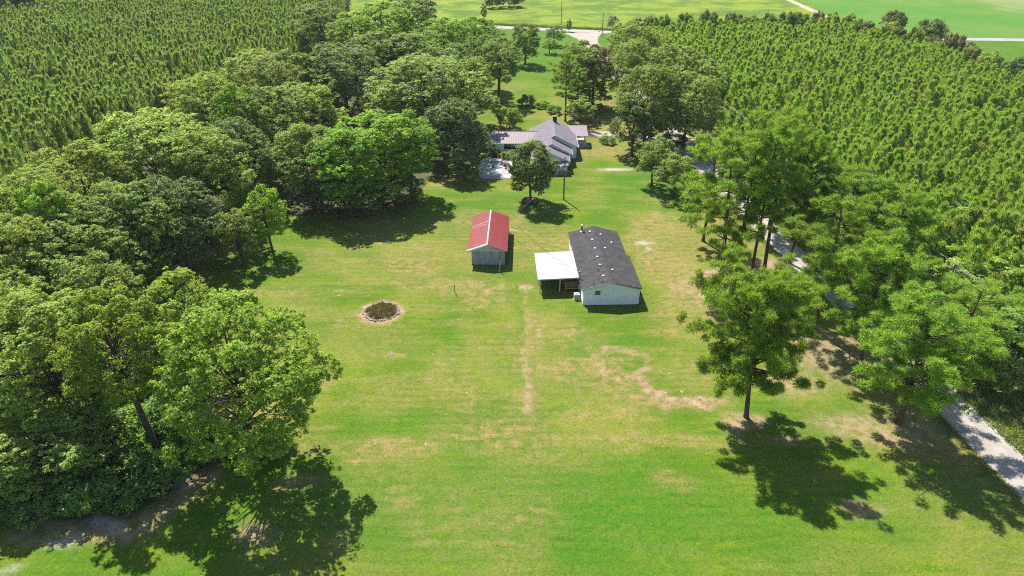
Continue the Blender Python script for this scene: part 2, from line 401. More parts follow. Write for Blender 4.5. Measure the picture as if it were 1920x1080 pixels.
def ground_material():
    m, n, l, p = new_mat('ground')
    tc = n.new('ShaderNodeTexCoord').outputs['Object']
    mp = n.new('ShaderNodeMapping'); mp.inputs['Scale'].default_value = (.38, 1, 1); l.new(tc, mp.inputs[0]); st = mp.outputs[0]
    fine = noise(n, l, 4.2, 5, tc, .75); mid = noise(n, l, .9, 4, tc, .6); broad = noise(n, l, .09, 4, tc); mow = noise(n, l, 1.1, 4, st, .65)
    g = mixc(n, l, (.076, .130, .0075), (.122, .162, .012), ramp(n, l, broad, .38, .62))
    g = mixc(n, l, g, (.058, .128, .007), mth(n, l, 'MULTIPLY', ramp(n, l, mow, .44, .62), .8))
    g = mixc(n, l, g, (.048, .126, .008), mth(n, l, 'MULTIPLY', attr(n, 'lush'), mth(n, l, 'ADD', .45, ramp(n, l, mid, .3, .6))))
    mm = mth(n, l, 'ADD', mth(n, l, 'MULTIPLY', mid, .5), mth(n, l, 'MULTIPLY', mow, .5))
    d = mth(n, l, 'MULTIPLY', attr(n, 'dry'), mth(n, l, 'ADD', .25, mth(n, l, 'MULTIPLY', ramp(n, l, mm, .40, .60), 1.0)))
    speck = mth(n, l, 'MULTIPLY', ramp(n, l, noise(n, l, 1.7, 5, tc, .7), .56, .70), .45)
    d = mth(n, l, 'MINIMUM', mth(n, l, 'ADD', d, mth(n, l, 'MULTIPLY', speck, mth(n, l, 'SUBTRACT', 1.0, attr(n, 'lush')))), 1.0)
    g = mixc(n, l, g, mixc(n, l, (.188, .155, .042), (.232, .172, .076), fine), d)
    sxy = n.new('ShaderNodeSeparateXYZ'); l.new(tc, sxy.inputs[0])
    ph = mth(n, l, 'ADD', mth(n, l, 'MULTIPLY', sxy.outputs[1], 4.6), mth(n, l, 'MULTIPLY', noise(n, l, .12, 2, tc), 9.0))
    mowl = mth(n, l, 'MULTIPLY', ramp(n, l, mth(n, l, 'SINE', ph), -.2, .9), ramp(n, l, noise(n, l, .06, 3, tc), .38, .55))
    g = mixc(n, l, g, mixc(n, l, g, (.62, .72, .5), 1.0, 'MULTIPLY'), mth(n, l, 'MULTIPLY', mowl, .30))
    # rough pasture and crop beyond the road
    pn = noise(n, l, .05, 5, tc, .7)
    past = mixc(n, l, (.152, .200, .018), (.070, .130, .014), ramp(n, l, pn, .40, .60))
    past = mixc(n, l, past, (.055, .125, .014), mth(n, l, 'MULTIPLY', ramp(n, l, noise(n, l, .35, 5, tc, .75), .58, .68), .7))
    past = mixc(n, l, past, (.205, .225, .040), mth(n, l, 'MULTIPLY', ramp(n, l, noise(n, l, .12, 4, tc), .55, .7), .6))
    g = mixc(n, l, g, past, attr(n, 'pasture'))
    crop = mixc(n, l, (.062, .160, .020), (.096, .170, .028), ramp(n, l, noise(n, l, .03, 4, tc), .4, .65))
    sx = n.new('ShaderNodeSeparateXYZ'); l.new(tc, sx.inputs[0])
    crop = mixc(n, l, crop, (.050, .165, .016), mth(n, l, 'MULTIPLY', ramp(n, l, noise(n, l, .22, 6, tc, .75), .48, .66), .6))
    bare = mth(n, l, 'MULTIPLY', ramp(n, l, mth(n, l, 'ADD', sx.outputs[0], mth(n, l, 'MULTIPLY', noise(n, l, .05, 4, tc), 90)), 285, 330), .55)
    crop = mixc(n, l, crop, (.25, .225, .12), bare)
    g = mixc(n, l, g, crop, attr(n, 'crop'))
    # grain
    hs = n.new('ShaderNodeHueSaturation'); l.new(g, hs.inputs['Color'])
    vr = n.new('ShaderNodeMapRange'); vr.inputs[1].default_value = .32; vr.inputs[2].default_value = .68; vr.inputs[3].default_value = .42; vr.inputs[4].default_value = 1.58
    l.new(mth(n, l, 'ADD', mth(n, l, 'MULTIPLY', fine, .55), mth(n, l, 'MULTIPLY', noise(n, l, 1.9, 8, tc, .85), .45)), vr.inputs[0]); l.new(vr.outputs[0], hs.inputs['Value']); g = hs.outputs[0]
    # pine straw / leaf litter, soil, sand
    wd = mixc(n, l, (.10, .085, .045), (.055, .075, .022), ramp(n, l, mid, .4, .6))
    g = mixc(n, l, g, wd, attr(n, 'wood'))
    soil = mixc(n, l, (.25, .145, .090), (.30, .215, .145), ramp(n, l, mid, .35, .65))
    df = mth(n, l, 'MULTIPLY', attr(n, 'dirt'), mth(n, l, 'ADD', .25, ramp(n, l, mth(n, l, 'ADD', mth(n, l, 'MULTIPLY', mid, .6), mth(n, l, 'MULTIPLY', fine, .4)), .36, .56)))
    g = mixc(n, l, g, soil, mth(n, l, 'MINIMUM', df, 1.0))
    sf = mth(n, l, 'MULTIPLY', attr(n, 'sand'), ramp(n, l, mth(n, l, 'ADD', mth(n, l, 'MULTIPLY', mid, .5), mth(n, l, 'MULTIPLY', fine, .5)), .38, .52))
    g = mixc(n, l, g, (.38, .34, .29), sf)
    l.new(g, p.inputs['Base Color'])
    p.inputs['Roughness'].default_value = .95
    p.inputs['Specular IOR Level'].default_value = .1
    bump(n, l, p, mth(n, l, 'ADD', fine, mth(n, l, 'MULTIPLY', mid, .8)), .7, .12)
ground_material()
build_ground()

plain('gravel', (.32, .29, .26), (.26, .232, .205), .5, .95, .15, .008, detail=8)
plain('asphalt_pale', (.29, .275, .26), (.24, .225, .21), .25, .9, .2, .01, detail=6)
plain('sand_track', (.42, .34, .26), (.32, .27, .18), .3, .95, .1, .03)
def strip(name, pts, width, z, mat, jit=.25, step=2.0, seed=1, kind='structure', flare=None):
    P = [Vector((p[0], p[1], 0)) for p in pts]
    out = []
    for a, b in zip(P[:-1], P[1:]):
        nseg = max(1, int((b - a).length / step))
        for k in range(nseg): out.append(a.lerp(b, k / nseg))
    out.append(P[-1])
    # smooth
    for _ in range(6):
        out = [out[0]] + [(out[i - 1] + out[i] * 2 + out[i + 1]) / 4 for i in range(1, len(out) - 1)] + [out[-1]]
    rnd = random.Random(seed); mb = MB(); rows = []
    for i, q in enumerate(out):
        d = (out[min(i + 1, len(out) - 1)] - out[max(i - 1, 0)]).normalized(); nrm = Vector((-d.y, d.x, 0))
        wl = width / 2 + rnd.uniform(-jit, jit); wr = width / 2 + rnd.uniform(-jit, jit)
        if flare: f = flare(q); wl += f; wr += f
        rows.append((q + nrm * wl, q - nrm * wr))
    for (a, b), (c, d) in zip(rows[:-1], rows[1:]):
        mb.quad((b.x, b.y, z), (d.x, d.y, z), (c.x, c.y, z), (a.x, a.y, z))
    me = mb.mesh(name)
    return tag(link(name, me, mat), kind=kind)
strip('gravel_road', [(x + .35, y) for x, y in GRAVEL], 5.3, .012, 'gravel', .22, 1.2, flare=lambda q: max(0, (q.y - 285) / 30) ** 2 * 5.5)
strip('paved_road', FAR_ROAD, 6.2, .020, 'asphalt_pale', .05, 6)
strip('field_track', FIELD_TRACK, 3.6, .008, 'sand_track', .3, 3)
strip('house_driveway', HOUSE_DRIVE, 3.4, .008, 'gravel', .3, 1.2)

# ------------------------------------------------------------------ trees
def unit(v):
    return v / (np.linalg.norm(v, axis=-1, keepdims=True) + 1e-9)
def leaves_mesh(name, C, N, size, rs, aspect=.62, fold=.25):
    """folded diamond leaf sprays: C centres, N facing direction, size lengths"""
    n = len(C)
    r = unit(rs.normal(size=(n, 3)))
    T = unit(np.cross(N, r)); B = np.cross(N, T)
    s = size[:, None]
    base = C - T * s * .5; tip = C + T * s * .5 - N * s * .12
    lf = C + B * s * aspect * .5 + N * s * fold * .5; rt = C - B * s * aspect * .5 + N * s * fold * .5
    V = np.stack([base, rt, tip, lf], 1).reshape(-1, 3)
    i = np.arange(n)[:, None] * 4
    F = np.concatenate([i, i + 1, i + 2, i, i + 2, i + 3], 1).reshape(-1)
    return np_mesh(name, V, F, 3, np.repeat(rs.rand(n), 4))
def needles_mesh(name, A, D, length, width, rs):
    """needle brushes: one slim triangle from A along D"""
    n = len(A)
    r = unit(rs.normal(size=(n, 3))); S = unit(np.cross(D, r))
    a = A - S * width[:, None] * .5; b = A + S * width[:, None] * .5; t = A + D * length[:, None]
    V = np.stack([a, b, t], 1).reshape(-1, 3)
    return np_mesh(name, V, np.arange(n * 3), 3, np.repeat(rs.rand(n), 3))

def limb(mb, a, b, r0, r1, rnd, seg=6, sag=.12):
    a = Vector(a); b = Vector(b); L = (b - a).length
    m1 = a.lerp(b, .35) + Vector((rnd.uniform(-1, 1), rnd.uniform(-1, 1), rnd.uniform(0, 1))) * L * sag
    m2 = a.lerp(b, .7) + Vector((rnd.uniform(-1, 1), rnd.uniform(-1, 1), rnd.uniform(0, 1))) * L * sag
    mb.tube([a, m1, m2, b], [r0, r0 * .75 + r1 * .25, (r0 + r1) / 2 * .8, r1], seg)

def broadleaf(key, H, R, zb, nl, nc, nv, ls, seed, lobe=(.30, .46), clump=.62, top=1.0, asym=.0):
    lobe = (lobe[0] * .86, lobe[1] * .92)
    """trunk mesh and crown mesh of a broadleaf tree built in lobes > clumps > leaf sprays"""
    rs = np.random.RandomState(seed); rnd = random.Random(seed)
    zc = (H + zb) / 2; hz = (H - zb) / 2
    L = []; k = 0
    g = math.pi * (3 - 5 ** .5)
    for i in range(nl):
        zz = -0.75 + 1.72 * (i + .5) / nl
        rr = math.sqrt(max(.02, 1 - min(zz, .98) ** 2)); th = g * i + rnd.uniform(-.5, .5)
        lr = R * rnd.uniform(*lobe) * (1.0 - .25 * max(0, zz))
        ext = rnd.uniform(.66, 1.16)
        p = np.array([rr * math.cos(th) * (R - lr * .75) * ext, rr * math.sin(th) * (R - lr * .75) * ext, zc + zz * (hz - lr * .55) * rnd.uniform(.9, 1.06)])
        p[0] += asym * R * (p[2] - zc) / hz
        L.append((p, lr))
    Cs, Ns, Ss = [], [], []
    ctr = np.array([0, 0, zc - hz * .3])
    tr = MB()
    r0 = .017 * H + .03
    lean = Vector((rnd.uniform(-.4, .4), rnd.uniform(-.4, .4), 0))
    fork = Vector((lean.x * .5, lean.y * .5, zb + .12 * (H - zb)))
    tr.tube([(0, 0, -.3), (0, 0, .25), fork * .5, fork, (lean.x, lean.y, zc), (lean.x * 1.4, lean.y * 1.4, H * .88)], [r0 * 1.6, r0 * 1.1, r0 * .95, r0 * .85, r0 * .5, r0 * .12], 8)
    for p, lr in L:
        out = unit((p - ctr)[None])[0]
        d = unit(rs.normal(size=(nc * 3, 3)))
        d = d[(d @ out) > -.45][:nc]
        d[:, 2] = np.where(d[:, 2] < -.5, d[:, 2] * .5, d[:, 2]); d = unit(d)
        rad = lr * (.50 + .60 * rs.rand(len(d)) ** .7)
        cc = p + d * rad[:, None] * np.array([1, 1, .82])
        cr = clump * (.55 + .9 * rs.rand(len(d)))
        m = nv
        off = unit(rs.normal(size=(len(d), m, 3))) * (rs.rand(len(d), m, 1) ** .45) * cr[:, None, None] * np.array([1, 1, .62])
        pos = cc[:, None, :] + off
        nor = unit(unit(rs.normal(size=pos.shape)) * .55 + unit(off) * .45 + d[:, None, :] * .40 + np.array([0, 0, .50]))
        Cs.append(pos.reshape(-1, 3)); Ns.append(nor.reshape(-1, 3)); Ss.append(ls * (.6 + .8 * rs.rand(pos.shape[0] * m)))
        a = fork.lerp(Vector((lean.x, lean.y, zc)), rnd.uniform(0, 1)) if p[2] > zb + .2 * (H - zb) else fork
        limb(tr, a, p - out * lr * .2, r0 * rnd.uniform(.15, .27), .03, rnd)
        for q in range(3):
            limb(tr, p - out * lr * .2, cc[q % len(cc)], .04, .012, rnd, 4)
    C = np.concatenate(Cs); N = np.concatenate(Ns); S = np.concatenate(Ss)
    keep = C[:, 2] > .25
    cm = leaves_mesh(key + '_crown', C[keep], N[keep], S[keep], rs)
    cm.materials.append(MATS['leaf_oak'])
    tm = tr.mesh(key + '_trunk'); tm.shade_smooth(); tm.materials.append(MATS['bark'])
    return tm, cm, H, R

def tallpine(key, H, R, zb, nb, seed, flat=.5, dens=1.0, bend=.6, blade=.42):
    rs = np.random.RandomState(seed); rnd = random.Random(seed)
    tr = MB(); r0 = .30
    bx, by = rnd.uniform(-bend, bend), rnd.uniform(-bend, bend)
    def axis(t): return Vector((bx * math.sin(t * 2.6), by * math.sin(t * 3.1 + .4) - by * math.sin(.4), t * H))
    tr.tube([axis(t) + Vector((0, 0, -.3 if t == 0 else 0)) for t in (0, .03, .2, .4, .6, .8, .97)], [r0 * 1.5, r0 * 1.1, r0 * .95, r0 * .8, r0 * .6, r0 * .35, .04], 8)
    As, Ds, Ls, Ws = [], [], [], []
    g = math.pi * (3 - 5 ** .5)
    for i in range(nb):
        nw = 13; t = (math.floor(i / nb * nw) + .5 + rnd.uniform(-.22, .22)) / nw
        z = zb + (H * .97 - zb) * t
        prof = (math.sin(min(1, (t + .18) / .62) * math.pi / 2)) * (1 - max(0, (t - .5) / .5) ** 2.2 * .78)
        L = R * prof * rnd.choice((.45, .7, .85, 1.0, 1.15)) * rnd.uniform(.9, 1.1)
        th = g * i + rnd.uniform(-.6, .6)
        rise = L * (-.10 + .75 * t) + rnd.uniform(-.3, .5)
        a = axis(z / H); b = a + Vector((math.cos(th) * L, math.sin(th) * L, rise))
        limb(tr, a, b, .11 * (1 - .5 * t), .025, rnd, 5, .06)
        ncl = max(2, int(1 + L * 1.05 * dens))
        for q in range(ncl):
            s = rnd.uniform(.35, 1.03) if q else 1.0
            c = a.lerp(b, s) + Vector((rnd.gauss(0, .26), rnd.gauss(0, .26), rnd.gauss(.1, .14))) * (.45 + L * .24)
            if q % 2 == 0: tr.tube([a.lerp(b, max(.2, s - .15)), c], [.03, .012], 4)
            cr = rnd.uniform(.48, .9)
            m = int(185 * dens)
            dd = unit(rs.normal(size=(m, 3)) + np.array([0, 0, .45]))
            o = np.array(c) + dd * cr * (.25 + .6 * rs.rand(m, 1)) * np.array([1, 1, .68])
            As.append(o); Ds.append(unit(dd + rs.normal(size=(m, 3)) * .35)); Ls.append(blade * (.6 + .7 * rs.rand(m))); Ws.append(.085 * (.7 + .6 * rs.rand(m)))
    A = np.concatenate(As); D = np.concatenate(Ds); Lh = np.concatenate(Ls); W = np.concatenate(Ws)
    cm = needles_mesh(key + '_crown', A, D, Lh, W, rs); cm.materials.append(MATS['needle_tall'])
    tm = tr.mesh(key + '_trunk'); tm.shade_smooth(); tm.materials.append(MATS['bark_pine'])
    return tm, cm, H, R

def standpine(key, H, R, seed, mat, n=620):
    """young plantation pine, one mesh: slim trunk + upswept needle brushes"""
    rs = np.random.RandomState(seed)
    A, D = [], []
    t = rs.rand(n) ** .75                      # 0 bottom .. 1 top of the crown
    z = H * (.22 + .78 * t)
    prof = R * np.clip((1 - t) ** .8 + .07, 0, 1) * (.85 + .25 * np.sin(t * 26 + seed))
    wh = rs.randint(0, 7, n) * (2 * math.pi / 7) + np.floor(t * 9) * 1.3
    th = wh + rs.normal(size=n) * .33
    r = prof * (.35 + .7 * rs.rand(n) ** .5)
    A = np.stack([r * np.cos(th), r * np.sin(th), z + .25 * r], 1)
    D = unit(np.stack([np.cos(th) * .55, np.sin(th) * .55, .85 + .9 * t], 1) + rs.normal(size=(n, 3)) * .36)
    L = .44 * (.6 + .8 * rs.rand(n)); W = .115 * (.6 + .8 * rs.rand(n))
    S = unit(np.cross(D, unit(rs.normal(size=(n, 3)))))
    a = A - S * W[:, None] * .5; b = A + S * W[:, None] * .5; tip = A + D * L[:, None]
    V = np.stack([a, b, tip], 1).reshape(-1, 3)
    var = np.repeat(rs.rand(n), 3)
    # trunk: slim 4-sided spindle (triangles)
    k = len(V); tv = []
    for q in range(4):
        an = math.pi / 2 * q; tv.append((.09 * math.cos(an), .09 * math.sin(an), -.1))
    tv.append((0, 0, H * .96))
    V = np.concatenate([V, np.array(tv)]); F = list(range(n * 3))
    for q in range(4): F += [k + q, k + (q + 1) % 4, k + 4]
    me = np_mesh(key, V, np.array(F), 3, np.concatenate([var, np.full(5, .5)]))
    me.materials.append(MATS[mat]); me.materials.append(MATS['bark_pine'])
    mi = np.zeros(n + 4, np.int32); mi[n:] = 1
    me.polygons.foreach_set('material_index', mi)
    return me

KIND = {}
KIND['oakA'] = broadleaf('oak_a', 19, 8.0, 2.0, 36, 44, 24, .32, 11, (.26, .42), .46)
KIND['oakB'] = broadleaf('oak_b', 19, 8.0, 2.4, 32, 46, 24, .32, 12, (.28, .46), .46)
KIND['oakC'] = broadleaf('oak_c', 19, 6.6, 1.6, 34, 42, 22, .31, 13, (.27, .42), .44)
KIND['tallA'] = broadleaf('tall_a', 20, 5.2, 2.5, 32, 38, 20, .30, 14, (.30, .48), .42)
KIND['tallB'] = broadleaf('tall_b', 19, 5.0, 5.0, 28, 36, 20, .30, 15, (.30, .48), .42)
KIND['open'] = broadleaf('open_a', 20, 8.6, 2.8, 64, 38, 23, .29, 16, (.19, .33), .42)
KIND['open2'] = broadleaf('open_b', 20, 6.0, 8.5, 36, 34, 24, .29, 26, (.22, .36), .42)
KIND['midA'] = broadleaf('mid_a', 11, 4.0, 2.2, 22, 26, 14, .30, 17, (.26, .42), .42)
KIND['midB'] = broadleaf('mid_b', 10, 3.4, 2.0, 20, 26, 14, .28, 18, (.28, .44), .40)
KIND['dense'] = broadleaf('dense_a', 12, 4.8, 1.7, 40, 36, 17, .29, 27, (.24, .38), .42)
KIND['bushA'] = broadleaf('bush_a', 3.6, 2.6, .2, 17, 26, 14, .24, 19, (.28, .46), .34)
KIND['bushB'] = broadleaf('bush_b', 3.0, 2.2, .15, 15, 24, 14, .22, 20, (.28, .46), .32)
KIND['cedar'] = broadleaf('cedar', 6, 1.6, .2, 16, 20, 10, .26, 21, (.35, .5), .3)
KIND['pineA'] = tallpine('pine_a', 19, 6.2, 5.5, 74, 31)
KIND['pineB'] = tallpine('pine_b', 25, 5.2, 9.0, 40, 32)
KIND['pineC'] = tallpine('pine_c', 24, 5.6, 7.0, 44, 33)
KIND['pineD'] = tallpine('pine_d', 18.5, 7.6, 4.9, 84, 34, .5, 1.15)

NAME = {'oak': 'oak_tree', 'tal': 'broadleaf_tree', 'ope': 'broadleaf_tree', 'mid': 'small_tree', 'den': 'small_tree', 'bus': 'bush', 'ced': 'cedar_tree', 'pin': 'pine_tree'}
CAT = {'oak': 'tree', 'tal': 'tree', 'ope': 'tree', 'mid': 'tree', 'den': 'tree', 'bus': 'bush', 'ced': 'tree', 'pin': 'pine tree'}
TR = random.Random(5)
def plant(kind, x, y, H, R, leaf, label, group, rz=None, tilt=(0, 0)):
    tm, cm, h0, r0 = KIND[kind]
    t = empty(NAME[kind[:3]], (x, y, 0), TR.uniform(0, 6.28) if rz is None else rz, label, CAT[kind[:3]], group)
    if tilt[0] or tilt[1]: t.rotation_euler = (Matrix.Rotation(tilt[1], 3, 'Y') @ Matrix.Rotation(tilt[0], 3, 'X') @ Matrix.Rotation(t.rotation_euler.z, 3, 'Z')).to_euler()
    s = R / r0
    t.scale = (s, s, H / h0)
    a = link('stem' if kind[:3] == 'bus' else 'trunk', tm, None, t)
    c = link('foliage' if kind[:3] == 'bus' else 'crown', cm, None, t)
    if leaf:
        c.material_slots[0].link = 'OBJECT'; c.material_slots[0].material = MATS[leaf]
    return t
CROWN_FRAC = {'oakA': .57, 'oakB': .57, 'oakC': .55, 'tallA': .57, 'tallB': .64, 'open': .58, 'open2': .68, 'midA': .6, 'midB': .6, 'dense': .58, 'bushA': .5, 'bushB': .5, 'cedar': .5, 'pineA': .66, 'pineB': .72, 'pineC': .68, 'pineD': .64}
def crown_at(kind, cx, cy, wpx, H, leaf, label, group, **k):
    """crown middle seen at pixel (cx, cy), crown width in photo pixels, height in metres"""
    if kind[:3] in ('oak', 'tal') and H > 9: H *= 1.3
    p = G(cx, cy, H * CROWN_FRAC[kind])
    return plant(kind, p.x, p.y, H, wpx / 2 * depth(p) / CAM_F, leaf, label, group, **k)
def base_at(kind, bx, by, R, H, leaf, label, group, **k):
    p = G(bx, by)
    return plant(kind, p.x, p.y, H, R, leaf, label, group, **k)

GB = 'broadleaf trees in the belt left of the lawn'
GC = 'trees between the far road and the house'
GP = 'tall pines along the gravel road'
GU = 'bushes at the foot of the left trees'
GR = 'young trees and bushes right of the gravel road'
# near left group
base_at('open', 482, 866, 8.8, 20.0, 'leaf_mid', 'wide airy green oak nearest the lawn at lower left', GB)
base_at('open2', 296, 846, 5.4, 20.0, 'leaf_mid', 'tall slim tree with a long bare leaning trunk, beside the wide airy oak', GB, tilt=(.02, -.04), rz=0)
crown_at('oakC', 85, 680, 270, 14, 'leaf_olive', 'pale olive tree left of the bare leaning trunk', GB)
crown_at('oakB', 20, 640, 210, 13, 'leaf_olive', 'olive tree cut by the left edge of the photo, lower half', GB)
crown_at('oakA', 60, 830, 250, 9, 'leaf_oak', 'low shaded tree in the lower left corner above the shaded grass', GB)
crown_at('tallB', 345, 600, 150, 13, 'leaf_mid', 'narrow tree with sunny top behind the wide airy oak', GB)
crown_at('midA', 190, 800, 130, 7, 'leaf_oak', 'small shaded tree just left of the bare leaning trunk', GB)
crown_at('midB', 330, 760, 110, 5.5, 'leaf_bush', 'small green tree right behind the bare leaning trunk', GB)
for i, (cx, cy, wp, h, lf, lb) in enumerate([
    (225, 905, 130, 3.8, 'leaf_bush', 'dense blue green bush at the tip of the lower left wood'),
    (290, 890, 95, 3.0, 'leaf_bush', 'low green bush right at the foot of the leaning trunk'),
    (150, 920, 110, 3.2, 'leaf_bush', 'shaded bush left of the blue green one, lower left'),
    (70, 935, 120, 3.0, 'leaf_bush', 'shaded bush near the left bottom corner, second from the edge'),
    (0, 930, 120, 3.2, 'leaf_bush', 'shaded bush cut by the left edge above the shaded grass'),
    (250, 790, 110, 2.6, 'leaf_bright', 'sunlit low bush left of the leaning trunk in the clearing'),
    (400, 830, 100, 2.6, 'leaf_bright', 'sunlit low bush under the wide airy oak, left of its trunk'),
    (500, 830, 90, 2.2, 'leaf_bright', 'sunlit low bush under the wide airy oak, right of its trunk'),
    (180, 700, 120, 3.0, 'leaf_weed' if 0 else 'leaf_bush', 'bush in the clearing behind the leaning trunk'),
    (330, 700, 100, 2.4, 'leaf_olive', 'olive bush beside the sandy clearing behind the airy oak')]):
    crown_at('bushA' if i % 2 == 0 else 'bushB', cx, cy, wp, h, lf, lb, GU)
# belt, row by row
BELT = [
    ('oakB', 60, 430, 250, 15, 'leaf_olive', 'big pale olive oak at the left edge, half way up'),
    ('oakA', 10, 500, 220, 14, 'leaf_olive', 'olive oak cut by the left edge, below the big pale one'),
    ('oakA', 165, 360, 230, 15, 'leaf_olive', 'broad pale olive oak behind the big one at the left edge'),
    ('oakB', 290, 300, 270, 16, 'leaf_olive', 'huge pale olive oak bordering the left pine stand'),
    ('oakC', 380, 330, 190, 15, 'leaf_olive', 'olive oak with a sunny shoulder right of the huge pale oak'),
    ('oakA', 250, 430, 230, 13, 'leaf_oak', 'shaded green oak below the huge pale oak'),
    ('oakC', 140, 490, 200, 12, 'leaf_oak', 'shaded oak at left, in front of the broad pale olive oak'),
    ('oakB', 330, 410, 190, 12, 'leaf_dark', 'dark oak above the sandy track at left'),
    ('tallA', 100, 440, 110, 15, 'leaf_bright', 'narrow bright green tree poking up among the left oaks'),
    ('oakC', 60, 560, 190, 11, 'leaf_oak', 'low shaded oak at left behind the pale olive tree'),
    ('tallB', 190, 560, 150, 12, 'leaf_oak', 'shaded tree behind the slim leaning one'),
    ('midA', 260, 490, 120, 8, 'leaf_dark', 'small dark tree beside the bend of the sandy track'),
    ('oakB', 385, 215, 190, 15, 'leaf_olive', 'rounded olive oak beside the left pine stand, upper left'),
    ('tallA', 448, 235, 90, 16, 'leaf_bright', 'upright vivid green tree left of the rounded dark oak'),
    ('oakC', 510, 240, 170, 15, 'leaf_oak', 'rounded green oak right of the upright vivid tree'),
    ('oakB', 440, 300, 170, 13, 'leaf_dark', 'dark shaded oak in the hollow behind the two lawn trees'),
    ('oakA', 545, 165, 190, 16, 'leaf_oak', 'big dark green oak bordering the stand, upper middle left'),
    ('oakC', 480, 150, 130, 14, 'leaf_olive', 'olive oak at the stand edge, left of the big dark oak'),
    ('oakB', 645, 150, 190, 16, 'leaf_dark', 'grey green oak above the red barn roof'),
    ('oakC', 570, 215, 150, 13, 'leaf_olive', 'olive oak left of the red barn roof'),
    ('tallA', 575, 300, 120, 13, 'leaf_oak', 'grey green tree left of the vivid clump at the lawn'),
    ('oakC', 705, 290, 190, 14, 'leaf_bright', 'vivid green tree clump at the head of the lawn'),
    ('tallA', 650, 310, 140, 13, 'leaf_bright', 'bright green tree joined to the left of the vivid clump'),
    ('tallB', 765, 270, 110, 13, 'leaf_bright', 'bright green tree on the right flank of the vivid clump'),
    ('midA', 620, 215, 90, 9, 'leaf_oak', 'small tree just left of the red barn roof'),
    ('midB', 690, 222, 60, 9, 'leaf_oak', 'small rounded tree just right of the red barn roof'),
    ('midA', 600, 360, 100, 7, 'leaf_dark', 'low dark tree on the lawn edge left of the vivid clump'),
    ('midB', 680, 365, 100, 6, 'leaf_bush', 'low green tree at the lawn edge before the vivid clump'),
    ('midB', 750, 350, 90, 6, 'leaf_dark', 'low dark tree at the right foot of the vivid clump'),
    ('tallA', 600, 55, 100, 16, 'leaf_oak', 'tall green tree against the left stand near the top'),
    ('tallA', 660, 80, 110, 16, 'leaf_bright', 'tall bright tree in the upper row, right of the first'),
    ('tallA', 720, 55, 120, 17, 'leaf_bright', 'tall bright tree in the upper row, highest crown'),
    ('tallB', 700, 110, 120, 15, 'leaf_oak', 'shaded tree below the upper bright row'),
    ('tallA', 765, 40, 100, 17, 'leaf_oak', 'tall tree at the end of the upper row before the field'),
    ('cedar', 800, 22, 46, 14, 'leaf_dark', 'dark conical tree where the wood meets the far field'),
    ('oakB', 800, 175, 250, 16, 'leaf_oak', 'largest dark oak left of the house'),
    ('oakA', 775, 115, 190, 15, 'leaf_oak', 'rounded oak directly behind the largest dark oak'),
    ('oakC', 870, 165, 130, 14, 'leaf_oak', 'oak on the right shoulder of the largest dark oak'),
    ('oakC', 850, 245, 130, 12, 'leaf_dark', 'shaded oak overhanging the left wing of the house'),
    ('midA', 868, 310, 70, 6, 'leaf_dark', 'small dark tree beside the pool terrace'),
]
for a in BELT: crown_at(*a, GB)
CENTRE = [
    ('oakC', 835, 75, 110, 13, 'leaf_bright', 'bright oak behind the left trees near the far road'),
    ('oakA', 890, 68, 110, 12, 'leaf_bright', 'bright rounded oak beside the far road'),
    ('tallA', 905, 110, 80, 13, 'leaf_oak', 'green tree left of the shade tree with visible trunk'),
    ('oakC', 985, 78, 66, 11, 'leaf_oak', 'green tree in the front lawn right of the shade tree'),
    ('midA', 1040, 62, 40, 8, 'leaf_oak', 'round dark tree by the road junction'),
    ('midB', 1031, 84, 30, 5.5, 'leaf_bright', 'small pale green tree on the front lawn'),
    ('tallB', 1085, 125, 90, 14, 'leaf_oak', 'tall oak standing right behind the house'),
    ('tallB', 1115, 125, 70, 13, 'leaf_brown', 'brownish tree beside the driveway behind the house'),
    ('midA', 1105, 175, 90, 7, 'leaf_oak', 'low spreading tree behind the right end of the house'),
    ('midB', 1088, 205, 60, 5.5, 'leaf_olive', 'grey wispy small tree behind the porch'),
    ('oakA', 1190, 85, 110, 14, 'leaf_olive', 'rounded olive oak right of the junction'),
    ('oakB', 1185, 130, 110, 14, 'leaf_oak', 'oak between the driveway and the right stand'),
    ('oakB', 1215, 190, 150, 15, 'leaf_oak', 'big dark oak right of the house'),
    ('oakA', 1290, 195, 140, 14, 'leaf_oak', 'dark oak right of the big one, against the pines'),
    ('oakC', 1260, 140, 130, 14, 'leaf_oak', 'oak behind the two dark oaks right of the house'),
    ('oakC', 1320, 160, 110, 12, 'leaf_olive', 'olive oak between the dark oaks and the right stand'),
    ('oakC', 1190, 235, 90, 10, 'leaf_dark', 'shaded lower oak facing the house porch'),
    ('midA', 1268, 322, 80, 9, 'leaf_oak', 'green tree between the small lawn tree and the tall pines'),
    ('midB', 1245, 285, 60, 8, 'leaf_dark', 'dark small tree behind the small lawn tree at right'),
    ('midA', 1150, 110, 60, 7, 'leaf_brown', 'small brownish tree on the edge of the driveway'),
]
for a in CENTRE: crown_at(*a, GC)
base_at('tallB', 935, 192, 6.4, 18, 'leaf_oak', 'shade tree with a visible straight trunk left of the house roof', GC)
base_at('pineB', 1060, 228, 4.2, 18, 'needle_tall', 'slender pine rising right behind the house chimney', GC)
base_at('bushA', 955, 240, 3.2, 5.4, 'leaf_olive', 'round lollipop tree on the lawn behind the house', GC)
base_at('dense', 995, 378, 4.9, 12.4, 'leaf_dark', 'leafy tree growing in the dark ring planter before the house', 'lawn trees')
base_at('midA', 1222, 347, 4.0, 9.6, 'leaf_oak', 'small tree on the lawn left of the tall pines', 'lawn trees')
base_at('midB', 512, 474, 3.5, 12.0, 'leaf_bright', 'taller of the two slim lawn trees at the left edge of the grass', 'lawn trees')
